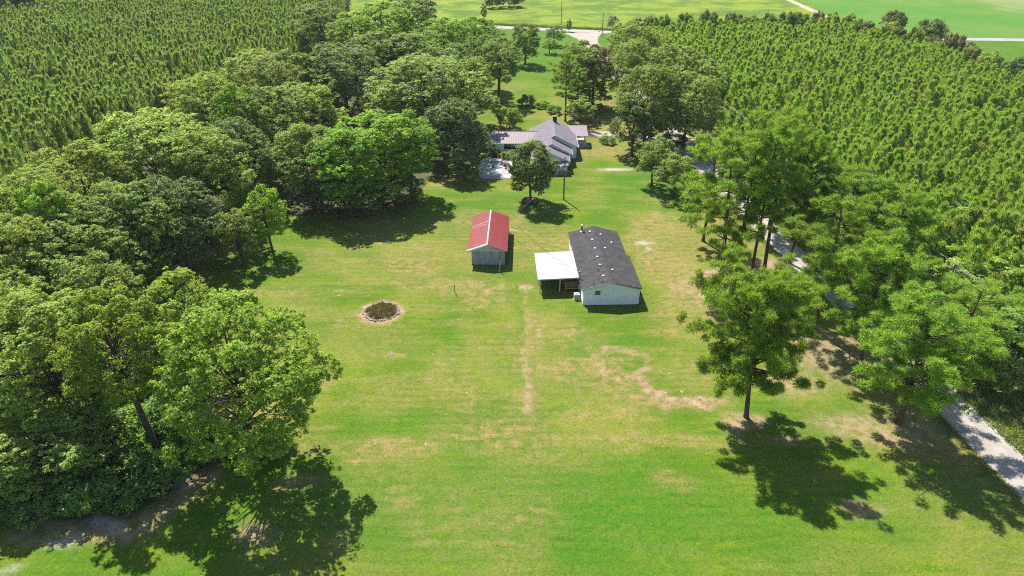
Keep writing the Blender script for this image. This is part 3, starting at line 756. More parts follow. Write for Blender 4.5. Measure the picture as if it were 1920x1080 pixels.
base_at('midA', 457, 498, 3.7, 10.0, 'leaf_olive', 'shorter greyer of the two slim lawn trees at the left edge of the grass', 'lawn trees')
for i, (cx, cy, wp, h, lf, lb) in enumerate([
    (988, 188, 34, 3, 'leaf_dark', 'dark round shrub on the lawn behind the house'), (973, 222, 14, 1.4, 'leaf_olive', 'small flowering shrub beside the round lollipop tree'),
    (1015, 195, 30, 2, 'leaf_bright', 'pale low shrub behind the house chimney'), (1125, 200, 14, 2, 'leaf_bush', 'tiny upright shrub right of the wispy tree'), (1040, 205, 30, 2.2, 'leaf_bush', 'low shrub at the foot of the slender pine'),
    (928, 283, 22, 2, 'leaf_bright', 'bright leafy shrub against the left wing wall'), (952, 290, 26, 1.4, 'leaf_bright', 'low bright plants between the wing and the pool'), (1260, 262, 60, 2.5, 'leaf_dark', 'dark shrub under the oaks right of the house'), (1140, 262, 34, 1.6, 'leaf_bush', 'low shrub right of the porch steps')]):
    crown_at('bushA' if i % 2 else 'bushB', cx, cy, wp, h, lf, lb, 'shrubs round the house')
# tall pines on the right
base_at('pineD', 1399, 782, 6.8, 18.6, None, 'broad foreground pine with a long dark shadow on the lawn', GP, rz=.4, tilt=(0, -.09))
base_at('pineA', 1684, 792, 6.3, 16.5, None, 'foreground pine beside the gravel road, lowest on the right', GP, rz=2.0, tilt=(0, -.12))
base_at('pineA', 1612, 690, 6.0, 17.5, None, 'pine between the foreground pair, next row back', GP, rz=4.0, tilt=(0, -.08))
base_at('pineB', 1524, 616, 5.4, 20.0, None, 'dark trunked pine left of the road, behind the broad foreground pine', GP, rz=1.0)
base_at('pineC', 1352, 527, 6.6, 24.0, None, 'leftmost pine of the tall row, low branches over the lawn', GP, rz=3.3, tilt=(0, -.07))
base_at('pineB', 1380, 516, 4.2, 26.5, None, 'second trunk from the left in the tall pine row', GP, rz=.2)
base_at('pineC', 1408, 515, 4.6, 23.5, None, 'third trunk from the left in the tall pine row', GP, rz=2.6)
base_at('pineB', 1433, 505, 4.8, 26.0, None, 'fourth trunk from the left in the tall pine row', GP, rz=5.1)
base_at('pineA', 1478, 492, 5.2, 21.0, None, 'pine at the right end of the tall row', GP, rz=1.6)
base_at('pineC', 1318, 452, 4.8, 18.0, None, 'pine behind the left end of the tall row', GP, rz=4.4)
base_at('pineA', 1440, 430, 5.4, 20.0, None, 'pine behind the tall row, crown against the right stand', GP, rz=.9)
base_at('pineC', 1560, 520, 6.0, 18.0, None, 'pine on the far side of the road, right of the tall row', GP, rz=2.2)
base_at('pineA', 1650, 560, 6.0, 17.0, None, 'pine leaning over the road above the foreground pair', GP, rz=5.6)
base_at('pineC', 1780, 700, 5.2, 13.0, None, 'pine right of the road behind the lowest foreground pine', GP, rz=.6)
for i, (k, cx, cy, wp, h, lf, lb) in enumerate([
    ('midA', 1860, 600, 140, 8, 'leaf_bright', 'bright young tree at the right edge above the road verge'), ('midB', 1800, 530, 120, 7.5, 'leaf_olive', 'olive young tree right of the road, above the wires'), ('midA', 1900, 520, 130, 8, 'leaf_olive', 'olive young tree at the right edge, half way down'),
    ('midB', 1740, 470, 120, 7.5, 'leaf_bright', 'bright young tree beyond the pines right of the road'), ('midA', 1830, 430, 130, 8, 'leaf_olive', 'grey olive young tree deep in the right edge scrub'), ('midB', 1690, 390, 110, 8, 'leaf_bright', 'bright young tree behind the right end of the pines'),
    ('midA', 1780, 400, 110, 7.5, 'leaf_bush', 'green young tree behind the olive one right of the road'), ('midB', 1910, 650, 120, 6.5, 'leaf_bush', 'deep green young tree at the right edge just above the verge'), ('midA', 1880, 700, 90, 4.5, 'leaf_olive', 'low olive tree at the right edge of the verge'),
    ('midB', 1650, 450, 110, 7, 'leaf_olive', 'olive young tree right of the road between pines'), ('midA', 1900, 440, 110, 7.5, 'leaf_bright', 'bright young tree at the right edge, upper one'), ('bushA', 1800, 640, 90, 3, 'leaf_bush', 'bush beside the road under the power wires'), ('bushB', 1850, 690, 80, 2.4, 'leaf_bright', 'bright bush at the top of the grassy verge'), ('bushA', 1740, 590, 90, 3, 'leaf_bush', 'bush on the road edge under the leaning pine')]):
    crown_at(k, cx, cy, wp, h, lf, lb, GR)
# far hedgerow, cedars and field trees
for k, cx, cy, wp, h, lf, lb in [
    ('bushA', 925, 2, 36, 7, 'leaf_dark', 'dark thicket in the far pasture, left half of the clump'), ('bushB', 955, -2, 50, 8, 'leaf_dark', 'dark thicket in the far pasture, right half of the clump'),
    ('cedar', 907, 22, 12, 7, 'leaf_dark', 'lone dark cedar in the far pasture'), ('cedar', 922, 46, 9, 4, 'leaf_dark', 'small cedar left of the road poles'), ('cedar', 1067, 48, 10, 5, 'leaf_dark', 'small cedar on the far roadside by the junction'),
    ('midA', 1150, 42, 24, 7, 'leaf_dark', 'dark round tree at the left end of the far tree line'), ('bushA', 1675, 42, 44, 10, 'leaf_dark', 'dark tree on the far skyline of the right stand'), ('bushA', 1745, 62, 54, 11, 'leaf_dark', 'dark tree at the far right corner of the right stand'),
    ('cedar', 1820, 92, 16, 5, 'leaf_dark', 'small pointed cedar at the right stand edge')]:
    crown_at(k, cx, cy, wp, h, lf, lb, 'far field trees')
ORD = ['first', 'second', 'third', 'fourth', 'fifth', 'sixth', 'seventh', 'eighth', 'ninth', 'tenth', 'eleventh', 'twelfth', 'thirteenth', 'fourteenth', 'fifteenth', 'sixteenth', 'seventeenth', 'eighteenth', 'nineteenth', 'twentieth', 'twenty-first', 'twenty-second', 'twenty-third', 'twenty-fourth', 'twenty-fifth', 'twenty-sixth']
edge = [Vector((*G(*p, 5.5)[:2], 0)) for p in ((1175, 62), (1215, 55), (1330, 54), (1420, 52), (1520, 48), (1600, 57), (1690, 74), (1790, 99), (1920, 137))]
for i in range(26):
    t = i / 25 * (len(edge) - 1); k = min(int(t), len(edge) - 2); p = edge[k].lerp(edge[k + 1], t - k)
    lf = TR.choice(['leaf_brown', 'leaf_olive', 'leaf_dark', 'leaf_olive', 'leaf_brown'])
    plant('bushA' if i % 2 else 'bushB', p.x + TR.uniform(-2, 2), p.y + TR.uniform(1, 5), TR.uniform(8.5, 12.0), TR.uniform(3.2, 5.0), lf,
          '%s bush from the left, %s, in the hedge behind the right stand' % (ORD[i], {'leaf_brown': 'brownish', 'leaf_olive': 'olive', 'leaf_dark': 'dark'}[lf]), 'hedge bushes behind the right stand')
for i in range(9):
    p = G(-40 + i * 34, -2 + TR.uniform(-6, 6) - i * 2, 12)
    plant('oakC', p.x, p.y + 14, 20, TR.uniform(8, 10), 'leaf_dark', '%s dark tree from the left in the wood beyond the left stand' % ORD[i], 'wood beyond the left stand')

# plantations: 300 individuals of each stand, the rest one mass each
def stand(poly, sp, meshes, name, label, group, hmin, hmax, seed, stuffname, stufflabel):
    rs = np.random.RandomState(seed)
    P = np.array(poly); x0, y0 = P.min(0); x1, y1 = P.max(0)
    gx, gy = np.meshgrid(np.arange(x0, x1, sp), np.arange(y0, y1, sp * .95))
    gx = gx + rs.uniform(-.75, .75, gx.shape) * sp + .25 * sp * (np.arange(gx.shape[0])[:, None] % 2); gy = gy + rs.uniform(-.75, .75, gy.shape) * sp
    x, y = gx.ravel(), gy.ravel()
    k = in_poly(x, y, poly); x, y = x[k], y[k]
    k = (seg_dist(x, y, FAR_ROAD) > 7) & (seg_dist(x, y, GRAVEL) > 6.5); x, y = x[k], y[k]
    d = np.hypot(x, y)
    px = np.array([pix(a, b, 6) for a, b in zip(x, y)])
    vis = (px[:, 0] > -40) & (px[:, 0] < 1960) & (px[:, 1] > -60) & (px[:, 1] < 1100)
    x, y, d = x[vis], y[vis], d[vis]
    o = np.argsort(d); x, y = x[o], y[o]
    kp = rs.rand(len(x)) > .05; x, y = x[kp], y[kp]
    hs = (hmin + (hmax - hmin) * rs.rand(len(x)) ** .8) * (.66 + .62 * fbm(x, y, 14, 3, seed)) * np.where(rs.rand(len(x)) > .94, 1.18, 1.0)
    firsts = []
    for i in range(min(300, len(x))):
        me = meshes[i % len(meshes)]
        ob = link(name, me, None)
        ob.location = (x[i], y[i], 0); ob.rotation_euler = (0, 0, rs.uniform(0, 6.28))
        s = hs[i] / me['h']; ob.scale = (s * rs.uniform(.9, 1.25), s * rs.uniform(.9, 1.25), s)
        tag(ob, label, 'pine tree', group)
        if len(firsts) < len(meshes): firsts.append(ob)
    x, y, hs = x[300:], y[300:], hs[300:]
    # the remaining trees: one object, points + instances
    n = len(x)
    me = bpy.data.meshes.new(stuffname)
    me.vertices.add(n); me.vertices.foreach_set('co', np.stack([x, y, np.zeros(n)], 1).astype(np.float32).ravel())
    for nm, a in (('sc', hs / meshes[0]['h']), ('rz', rs.uniform(0, 6.28, n))):
        t = me.attributes.new(nm, 'FLOAT', 'POINT'); t.data.foreach_set('value', a.astype(np.float32))
    t = me.attributes.new('pick', 'INT', 'POINT'); t.data.foreach_set('value', rs.randint(0, len(meshes), n).astype(np.int32))
    so = link(stuffname, me, None)
    tag(so, stufflabel, kind='stuff')
    ng = bpy.data.node_groups.new(stuffname + '_nodes', 'GeometryNodeTree')
    ng.interface.new_socket('Geometry', in_out='INPUT', socket_type='NodeSocketGeometry'); ng.interface.new_socket('Geometry', in_out='OUTPUT', socket_type='NodeSocketGeometry')
    N, L = ng.nodes, ng.links
    gi, go = N.new('NodeGroupInput'), N.new('NodeGroupOutput')
    gti = N.new('GeometryNodeGeometryToInstance')
    for ob in reversed(firsts):
        oi = N.new('GeometryNodeObjectInfo'); oi.inputs['Object'].default_value = ob; oi.transform_space = 'ORIGINAL'
        L.new(oi.outputs['Geometry'], gti.inputs[0])
    ip = N.new('GeometryNodeInstanceOnPoints'); ip.inputs['Pick Instance'].default_value = True
    def na(nm, ty):
        k = N.new('GeometryNodeInputNamedAttribute'); k.data_type = ty; k.inputs[0].default_value = nm; return k.outputs[0]
    cx = N.new('ShaderNodeCombineXYZ'); L.new(na('rz', 'FLOAT'), cx.inputs[2])
    e2r = N.new('FunctionNodeEulerToRotation'); L.new(cx.outputs[0], e2r.inputs[0])
    L.new(gi.outputs[0], ip.inputs['Points']); L.new(gti.outputs[0], ip.inputs['Instance']); L.new(na('pick', 'INT'), ip.inputs['Instance Index'])
    L.new(e2r.outputs[0], ip.inputs['Rotation']); L.new(na('sc', 'FLOAT'), ip.inputs['Scale'])
    L.new(ip.outputs[0], go.inputs[0])
    md = so.modifiers.new('scatter', 'NODES'); md.node_group = ng
    print(stuffname, n)
def smesh(prefix, mat, H, R, n, k, s0):
    out = []
    for i in range(k):
        me = standpine('%s_%d' % (prefix, i), H, R, s0 + i, mat, n); me['h'] = H; out.append(me)
    return out
stand(P_LEFT, 1.95, smesh('left_stand_pine', 'needle_left', 10.5, 1.75, 1450, 7, 50), 'plantation_pine', 'slim dark green plantation pine in the dense stand at upper left', 'nearest pines of the left stand', 8.5, 13.0, 3,
      'pine_stand', 'dense stand of slim dark green planted pines covering the upper left')
stand(P_RIGHT, 1.95, smesh('right_stand_pine', 'needle_right', 7.5, 1.8, 1450, 7, 70), 'young_pine', 'bushy light green young pine in the dense stand at right', 'nearest pines of the right stand', 5.2, 9.0, 4,
      'young_pine_stand', 'dense stand of light green young pines covering the upper right')

# ------------------------------------------------------------------ building materials
def siding_mat(name, col, step=.2, axis='Z'):
    m, n, l, p = new_mat(name)
    tc = n.new('ShaderNodeTexCoord').outputs['Object']
    sx = n.new('ShaderNodeSeparateXYZ'); l.new(tc, sx.inputs[0])
    fr = mth(n, l, 'FRACT', mth(n, l, 'DIVIDE', sx.outputs[axis], step))
    f = noise(n, l, 1.3, 4, tc)
    c = mixc(n, l, col, tuple(x * .86 for x in col), ramp(n, l, f, .4, .7))
    l.new(c, p.inputs['Base Color']); p.inputs['Roughness'].default_value = .55
    bump(n, l, p, fr, .25, .01)
    return m
def roof_mat(name, a, b, step=.14, streak=(.6, .05, 1)):
    m, n, l, p = new_mat(name)
    tc = n.new('ShaderNodeTexCoord').outputs['Object']
    f1 = noise(n, l, 1.1, 5, tc, .65); f2 = noise(n, l, 14, 2, tc)
    c = mixc(n, l, a, b, ramp(n, l, f1, .35, .65))
    c = mixc(n, l, c, tuple(x * .55 for x in a), mth(n, l, 'MULTIPLY', ramp(n, l, f2, .5, .7), .6))
    l.new(c, p.inputs['Base Color']); p.inputs['Roughness'].default_value = .9; p.inputs['Specular IOR Level'].default_value = .25
    bump(n, l, p, f2, .5, .02)
    return m
siding_mat('white_siding', (.70, .75, .82))
siding_mat('house_siding', (.72, .75, .79))
plain('skirting', (.74, .78, .86), (.66, .70, .78), 2, .5)
roof_mat('shingle_dark', (.031, .030, .033), (.054, .052, .054))
roof_mat('shingle_grey', (.125, .114, .134), (.170, .156, .178))
plain('white_metal', (.36, .36, .36), (.315, .31, .305), .9, .45, .4)
plain('white_paint', (.66, .67, .68), (.58, .58, .58), 3, .5)
plain('red_metal', (.265, .048, .042), (.20, .037, .034), 1.6, .42, .4, stretch=(1, 1, 1), detail=6)
plain('red_faded', (.42, .155, .13), (.34, .09, .08), 2, .5)
plain('grey_metal', (.36, .37, .38), (.26, .27, .28), 2, .45, .4)
plain('ribbed_metal', (.22, .175, .185), (.155, .122, .13), 1.2, .45, .4, stretch=(3, .3, 1))
plain('weathered_wood', (.40, .44, .46), (.24, .25, .23), 2.2, .9, .1, .01, stretch=(4, 4, .35), detail=6)
plain('barn_panel', (.50, .54, .58), (.40, .44, .48), 1.2, .7)
plain('wood_tan', (.36, .27, .16), (.25, .18, .10), 4, .8, .2, .005, stretch=(1, .2, 1))
plain('wood_dark', (.10, .075, .055), (.065, .05, .04), 4, .85)
plain('pole_wood', (.20, .165, .13), (.12, .095, .075), 5, .9, .15, stretch=(1, 1, .1))
plain('black_rubber', (.030, .030, .034), (.05, .05, .055), 4, .7)
plain('glass_dark', (.020, .024, .030), (.035, .04, .045), 3, .08, .6)
plain('brick_chimney', (.10, .058, .045), (.065, .04, .034), 9, .9)
plain('concrete', (.38, .34, .31), (.30, .26, .23), 1.2, .9, .2, detail=6)
plain('concrete_white', (.35, .33, .32), (.25, .225, .21), .8, .85, detail=6)
plain('stone_pale', (.36, .31, .27), (.20, .165, .14), 5, .9, .2, .01)
plain('stone_grey', (.30, .26, .24), (.17, .14, .13), 5, .9, .2, .01)
plain('soil_dark', (.10, .065, .042), (.17, .11, .07), 5, .95, .1, .02)
plain('wire', (.035, .035, .035), (.05, .05, .05), 3, .6)
plain('cable_pale', (.30, .30, .30), (.24, .24, .24), 3, .5)
plain('bare_decking', (.40, .22, .13), (.30, .15, .09), 3, .9)
plain('metal_flue', (.16, .16, .16), (.10, .10, .10), 6, .4, .5)
plain('pool_water', (.40, .43, .38), (.30, .36, .31), .8, .12, .5)
plain('pool_cover', (.66, .70, .70), (.58, .63, .64), .6, .5)
plain('ac_metal', (.55, .52, .47), (.45, .42, .38), 4, .5)
plain('red_plastic', (.45, .06, .05), (.35, .05, .04), 4, .5)

# ------------------------------------------------------------------ mobile home
def w2l(o, p):
    c, s = math.cos(-o.rotation_euler.z), math.sin(-o.rotation_euler.z)
    dx, dy = p[0] - o.location.x, p[1] - o.location.y
    return dx * c - dy * s, dx * s + dy * c
home = empty('mobile_home', (10.65, 88.9, 0), R_(2.0), 'white double-wide mobile home with a dark shingle roof', 'house')
HW, HL, HE, HR = 8.05, 19.3, 2.82, 3.92
def home_z(x):                                   # roof surface height
    return HE + (HR - HE) * (1 - abs(x - HW / 2) / (HW / 2 + .25)) + .05
MB().prism([(0, .72), (HW, .72), (HW, HE), (HW / 2, HR - .1), (0, HE)], 0, HL).build('wall', 'white_siding', home)
MB().box(-.015, HW + .015, -.015, HL + .015, 0, .70).build('skirting', 'skirting', home)
for y in np.arange(.0, HL, 1.93):
    MB().box(-.03, -.016, y + .02, y + 1.9, .03, .68).build('skirting_panel', 'skirting', home)
for x in np.arange(0, HW - .3, 1.34):
    MB().box(x + .02, x + 1.31, -.03, -.016, .03, .68).build('skirting_panel', 'skirting', home)
ov, th = .25, .12
def hz(x): return HE + (HR - HE) * (1 - abs(x - HW / 2) / (HW / 2)) + .06
rl = MB().slab([(-ov, -ov, hz(-ov)), (HW / 2, -ov, hz(HW / 2)), (HW / 2, HL + ov, hz(HW / 2)), (-ov, HL + ov, hz(-ov))], th).build('roof_slope', 'shingle_dark', home)
rr = MB().slab([(HW / 2 + .002, -ov, hz(HW / 2)), (HW + ov, -ov, hz(HW + ov)), (HW + ov, HL + ov, hz(HW + ov)), (HW / 2 + .002, HL + ov, hz(HW / 2))], th).build('roof_slope', 'shingle_dark', home)
MB().slab([(HW / 2 + .55, -ov - .01, hz(HW / 2 + .55) + .05), (HW + ov + .42, -ov - .01, hz(HW + ov) + .03), (HW + ov + .42, 10.4, hz(HW + ov) + .03), (HW / 2 + .55, 10.4, hz(HW / 2 + .55) + .05)], .16).build('roof_extension', 'shingle_dark', home)
MB().box(HW + .02, HW + .40, .0, 10.1, .0, HE - .08).build('bump_out', 'white_siding', home)
MB().slab([(HW / 2 - .14, -ov - .02, hz(HW / 2) + .0), (HW / 2, -ov - .02, hz(HW / 2) + .035), (HW / 2, HL + ov + .02, hz(HW / 2) + .035), (HW / 2 - .14, HL + ov + .02, hz(HW / 2))], .02).build('ridge_cap', 'shingle_dark', home)
for s in (-1, 1):
    x0, x1 = HW / 2, HW / 2 + s * (HW / 2 + ov)
    a, b = [(x0, -ov - .035, hz(x0) + .01), (x1, -ov - .035, hz(x1) + .01)]
    p = [(a[0], a[1], a[2]), (b[0], b[1], b[2]), (b[0], b[1] + .03, b[2]), (a[0], a[1] + .03, a[2])]
    MB().slab(p if s > 0 else p[::-1], .17).build('rake_trim', 'grey_metal', home)
s_ = 220 / 1398
def hp(x, y, z=3.6): return w2l(home, G(990 + x * s_, 420 + y * s_, z))
vm = MB(); vm.box(-.11, .11, -.10, .10, -.05, .12).box(-.14, .14, -.13, .13, .12, .17); vm = vm.mesh('roof_vent'); vm.materials.append(MATS['white_paint'])
for q in ((735, 105), (763, 200), (795, 305), (823, 405), (853, 500), (897, 632), (862, 140), (995, 210), (915, 303), (1003, 567)):
    x, y = hp(*q); o = link('roof_vent', vm, None, home); o.location = (x, y, hz(x) + (.06 if x > HW / 2 + .55 and y < 10.4 else .0))
pm = MB(); pm.tube([(0, 0, -.1), (0, 0, .38)], .055, 8); pm = pm.mesh('vent_pipe'); pm.materials.append(MATS['black_rubber'])
for q in ((840, 560), (788, 703), (885, 705)):
    x, y = hp(*q); o = link('vent_pipe', pm, None, home); o.location = (x, y, hz(x))
x, y = hp(640, 95, 3.3)
fl = MB().tube([(x, y, hz(x) - .1), (x, y, hz(x) + 1.05)], .14, 12).build('flue_pipe', 'metal_flue', home)
MB().tube([(x, y, hz(x) + 1.05), (x, y, hz(x) + 1.10), (x, y, hz(x) + 1.24)], [.2, .22, .12], 12).build('flue_cap', 'white_paint', fl)
MB().tube([(x, y, hz(x) - .02), (x, y, hz(x) + .10)], [.34, .17], 12).build('flue_flashing', 'white_paint', fl)
x, y = hp(1100, 468, 3.5); rnd = random.Random(3)
zz = lambda a: HE + (HR - HE) * (1 - abs(a - HW / 2) / (HW / 2)) + .06 + .05
pts = [(x + math.cos(t) * (.75 + rnd.uniform(-.15, .15)), y + math.sin(t) * (.62 + rnd.uniform(-.15, .15))) for t in np.linspace(0, 6.28, 15)[:-1]]
MB().poly([(a, b, zz(a) + .006) for a, b in pts]).build('bare_roof_patch', 'bare_decking', home)
def window(parent, x0, x1, z0, z1, y, axis='x', sgn=-1, cols=1, rows=2, fmat='white_paint'):
    """window on a wall plane (axis x: plane at y; axis y: plane at x=y)"""
    def B(a0, a1, d0, d1, c0, c1):
        m = MB()
        if axis == 'x': m.box(a0, a1, min(y + sgn * d0, y + sgn * d1), max(y + sgn * d0, y + sgn * d1), c0, c1)
        else: m.box(min(y + sgn * d0, y + sgn * d1), max(y + sgn * d0, y + sgn * d1), a0, a1, c0, c1)
        return m
    f = B(x0 - .06, x1 + .06, .004, .05, z0 - .06, z1 + .06).build('window', fmat, parent)
    for i in range(cols):
        for j in range(rows):
            a0 = x0 + (x1 - x0) * i / cols + .02; a1 = x0 + (x1 - x0) * (i + 1) / cols - .02
            c0 = z0 + (z1 - z0) * j / rows + .025; c1 = z0 + (z1 - z0) * (j + 1) / rows - .025
            B(a0, a1, .045, .056, c0, c1).build('pane', 'glass_dark', f)
    return f
window(home, 1.75, 2.55, 1.75, 2.45, 0)
window(home, 14.2, 15.1, 1.5, 2.4, 0, 'y', -1)
window(home, 17.0, 17.9, 1.5, 2.4, 0, 'y', -1)
window(home, 2.0, 2.9, 1.5, 2.4, 0, 'y', -1)
dr = MB().box(-.05, -.004, 6.2, 7.1, .75, 2.7).build('door', 'white_paint', home)
MB().box(-.09, -.05, 6.28, 6.34, 1.65, 1.75).build('handle', 'metal_flue', dr)

# carport over the deck
cp = empty('carport', (7.1, 97, 0), R_(3.2), 'flat white metal carport roof on thin posts beside the mobile home', 'carport')
cpc = [w2l(cp, p) for p in ((4.0, 92.3), (10.55, 92.7), (10.25, 101.7), (3.7, 101.1))]
cz = (2.5, 2.66, 2.66, 2.5)
MB().slab([(a, b, z) for (a, b), z in zip(cpc, cz)], .05).build('roof_sheet', 'white_metal', cp)
for k in range(4):
    (a0, b0), (a1, b1) = cpc[k], cpc[(k + 1) % 4]; z0, z1 = cz[k], cz[(k + 1) % 4]
    d = Vector((a1 - a0, b1 - b0, 0)).normalized(); nn = Vector((d.y, -d.x, 0)) * .05
    MB().slab([(a0 + nn.x, b0 + nn.y, z0 + .03), (a1 + nn.x, b1 + nn.y, z1 + .03), (a1, b1, z1 + .03), (a0, b0, z0 + .03)], .2).build('fascia', 'white_metal', cp)
for i in range(1, 20):
    t = i / 20
    a = Vector((*cpc[0], cz[0])).lerp(Vector((*cpc[3], cz[3])), t); b = Vector((*cpc[1], cz[1])).lerp(Vector((*cpc[2], cz[2])), t)
    MB().slab([(a.x, a.y - .03, a.z + .012), (b.x, b.y - .03, b.z + .012), (b.x, b.y + .03, b.z + .012), (a.x, a.y + .03, a.z + .012)], .010).build('rib', 'white_metal', cp)
for wx, wy in ((4.25, 92.6), (7.4, 92.75), (4.1, 95.6), (4.05, 98.4), (3.95, 100.8), (7.1, 101.1)):
    a, b = w2l(cp, (wx, wy)); MB().box(a - .05, a + .05, b - .05, b + .05, 0, 2.46).build('post', 'white_paint', cp)

# deck with railing under the carport
dk = empty('wooden_deck', (8.25, 92.9, 0), R_(2.0), 'small brown wooden deck with railing under the carport', 'deck')
DW, DL, DZ = 2.25, 5.2, .68
for i in range(15):
    MB().box(i * .15, i * .15 + .142, 0, DL, DZ - .04, DZ).build('deck_board', 'wood_tan', dk)
MB().box(-.02, DW + .02, -.04, -.005, DZ - .22, DZ - .005).box(-.04, -.005, 0, DL, DZ - .22, DZ - .005).build('rim_board', 'wood_tan', dk)
for a, b in ((.05, .05), (DW - .1, .05), (.05, DL / 2), (.05, DL - .1)):
    MB().box(a - .05, a + .05, b - .05, b + .05, 0, DZ + .95).build('post', 'wood_tan', dk)
MB().box(-.02, DW, -.0, .10, DZ + .951, DZ + .99).build('handrail', 'wood_tan', dk)
MB().box(-.02, .10, .11, DL, DZ + .951, DZ + .99).build('handrail', 'wood_tan', dk)
for k in range(13): MB().box(.14 + k * .155, .18 + k * .155, .03, .07, DZ + .08, DZ + .945).build('baluster', 'wood_tan', dk)
for k in range(28): MB().box(.03, .07, .2 + k * .17, .24 + k * .17, DZ + .08, DZ + .945).build('baluster', 'wood_tan', dk)
for k in range(3): MB().box(.3, 1.5, DL + .02 + k * .28, DL + .27 + k * .28, .0, DZ - .17 * (k + 1)).build('step', 'wood_tan', dk)

# air conditioner
ac = empty('air_conditioner', (9.85, 90.75, 0), R_(2), 'boxy beige air conditioner unit at the front corner of the mobile home', 'air conditioner')
MB().box(-.5, .5, -.5, .5, 0, .08).build('base_pad', 'concrete', ac)
MB().box(-.40, .40, -.40, .40, .10, .92).build('cabinet', 'ac_metal', ac)
MB().tube([(0, 0, .93), (0, 0, .96)], [.34, .33], 20).build('fan_grille', 'metal_flue', ac)
for k in range(4):
    t = k * math.pi / 2; MB().slab([(0, 0, .972), (math.cos(t) * .3, math.sin(t) * .3, .972), (math.cos(t + .55) * .3, math.sin(t + .55) * .3, .972)], .008).build('fan_blade', 'white_paint', ac)
for k in range(9): MB().box(-.36, .36, -.412, -.401, .16 + k * .08, .19 + k * .08).build('louvre', 'metal_flue', ac)

# service mast
ms = empty('service_mast', (10.35, 92.0, 0), 0, 'dark electric service mast at the carport corner of the mobile home', 'mast')
MB().tube([(0, 0, 0), (0, 0, 3.9)], .06, 8).build('mast_pipe', 'metal_flue', ms)
MB().tube([(0, 0, 3.9), (-.08, 0, 4.03), (-.2, 0, 3.98)], .07, 8).build('weather_head', 'metal_flue', ms)
MB().box(-.14, .14, -.16, -.06, 1.2, 1.75).build('meter_box', 'grey_metal', ms)

# ------------------------------------------------------------------ red roofed barn
bn = empty('barn', (-6.7, 101.8, 0), R_(-1.2), 'grey board barn with a red metal gable roof and white ridge', 'barn')
BW, BL, BE, BR, RX = 5.5, 13.2, 2.55, 3.95, 2.65
nb = 26; rnd = random.Random(8)
for i in range(nb):
    w0 = BW / nb; d = rnd.uniform(0, .03)
    MB().box(i * w0 + .008, (i + 1) * w0 - .008, -.03 - d, -d, rnd.uniform(.02, .12), BE - .05).build('board', 'weathered_wood', bn)
MB().box(.03, BW - .03, .0, .06, 0, BE - .04).build('end_wall', 'wood_dark', bn)
MB().box(.0, .06, .07, BL, 0, BE).build('side_wall', 'wood_tan', bn)
MB().box(.03, BW - .03, BL - .06, BL, 0, BE - .04).build('end_wall', 'weathered_wood', bn)
MB().box(BW - .35, BW - .29, .07, BL * .55, 0, BE).build('side_wall', 'wood_dark', bn)
g0 = MB(); g0.poly([(0, -.035, BE - .05), (BW, -.035, BE - .05), (BW, -.035, BE + .2), (RX, -.035, BR - .08), (0, -.035, BE + .2)]).poly([(0, .03, BE - .05), (0, .03, BE + .2), (RX, .03, BR - .08), (BW, .03, BE + .2), (BW, .03, BE - .05)])
g0.build('gable_panel', 'barn_panel', bn)
for k in range(1, 5): MB().box(k * 1.1 - .012, k * 1.1 + .012, -.045, -.036, BE - .05, BE + .2 + (BR - BE - .3) * (1 - abs(k * 1.1 - RX) / RX) - .02).build('batten', 'grey_metal', bn)
for s in (0, BL): MB().poly([(0, s, BE), (BW, s, BE), (RX, s, BR - .1)]).build('gable_back', 'wood_dark', bn)
XL, XR, ZL, ZR = -.65, BW + .45, 2.72, 2.72
def panel(x0, z0, x1, z1, wd):
    m = MB(); n = 5
    for i in range(n):
        a, b = wd * i / n, wd * (i + 1) / n
        prof = [(a, .0), (a + .02, .03), (a + .06, .03), (a + .08, .0), (b, .0)]
        for (ya, za), (yb, zb) in zip(prof[:-1], prof[1:]):
            m.quad((x0, ya, z0 + za), (x1, ya, z1 + za), (x1, yb, z1 + zb), (x0, yb, z0 + zb))
    return m.mesh('roof_panel')
NP = 9; pw = (BL + .8) / NP
ml = panel(XL, ZL, RX, BR, pw); ml.materials.append(MATS['red_metal'])
mr = panel(RX + .01, BR, XR, ZR, pw); mr.materials.append(MATS['red_metal'])
for i in range(NP):
    for mm in (ml, mr):
        o = link('roof_panel', mm, None, bn); o.location = (0, -.4 + i * pw, rnd.uniform(0, .012))
MB().slab([(XL + .02, -.38, ZL - .015), (RX, -.38, BR - .015), (RX, BL + .38, BR - .015), (XL + .02, BL + .38, ZL - .015)], .06).build('roof_deck', 'wood_dark', bn)
MB().slab([(RX, -.38, BR - .016), (XR - .02, -.38, ZR - .016), (XR - .02, BL + .38, ZR - .016), (RX, BL + .38, BR - .016)], .06).build('roof_deck', 'wood_dark', bn)
MB().slab([(RX - .16, -.42, BR - .01), (RX, -.42, BR + .07), (RX, BL + .42, BR + .07), (RX - .16, BL + .42, BR - .01)], .02).slab([(RX + .001, -.42, BR + .07), (RX + .10, -.42, BR + .02), (RX + .10, BL + .42, BR + .02), (RX + .001, BL + .42, BR + .07)], .02).build('ridge_cap', 'white_metal', bn)
MB().slab([(XL - .02, -.47, ZL + .05), (RX, -.47, BR + .06), (RX, -.42, BR + .06), (XL - .02, -.42, ZL + .05)], .30).build('rake_board', 'white_paint', bn)
MB().slab([(RX + .002, -.45, BR + .04), (XR, -.45, ZR + .03), (XR, -.42, ZR + .03), (RX + .002, -.42, BR + .04)], .10).build('rake_board', 'red_faded', bn)
MB().slab([(XL - .02, -.44, ZL + .075), (RX, -.44, BR + .075), (RX, -.08, BR + .075), (XL - .02, -.08, ZL + .075)], .03).build('rake_flashing', 'white_metal', bn)
def on_l(x): return ZL + (BR - ZL) * (x - XL) / (RX - XL)
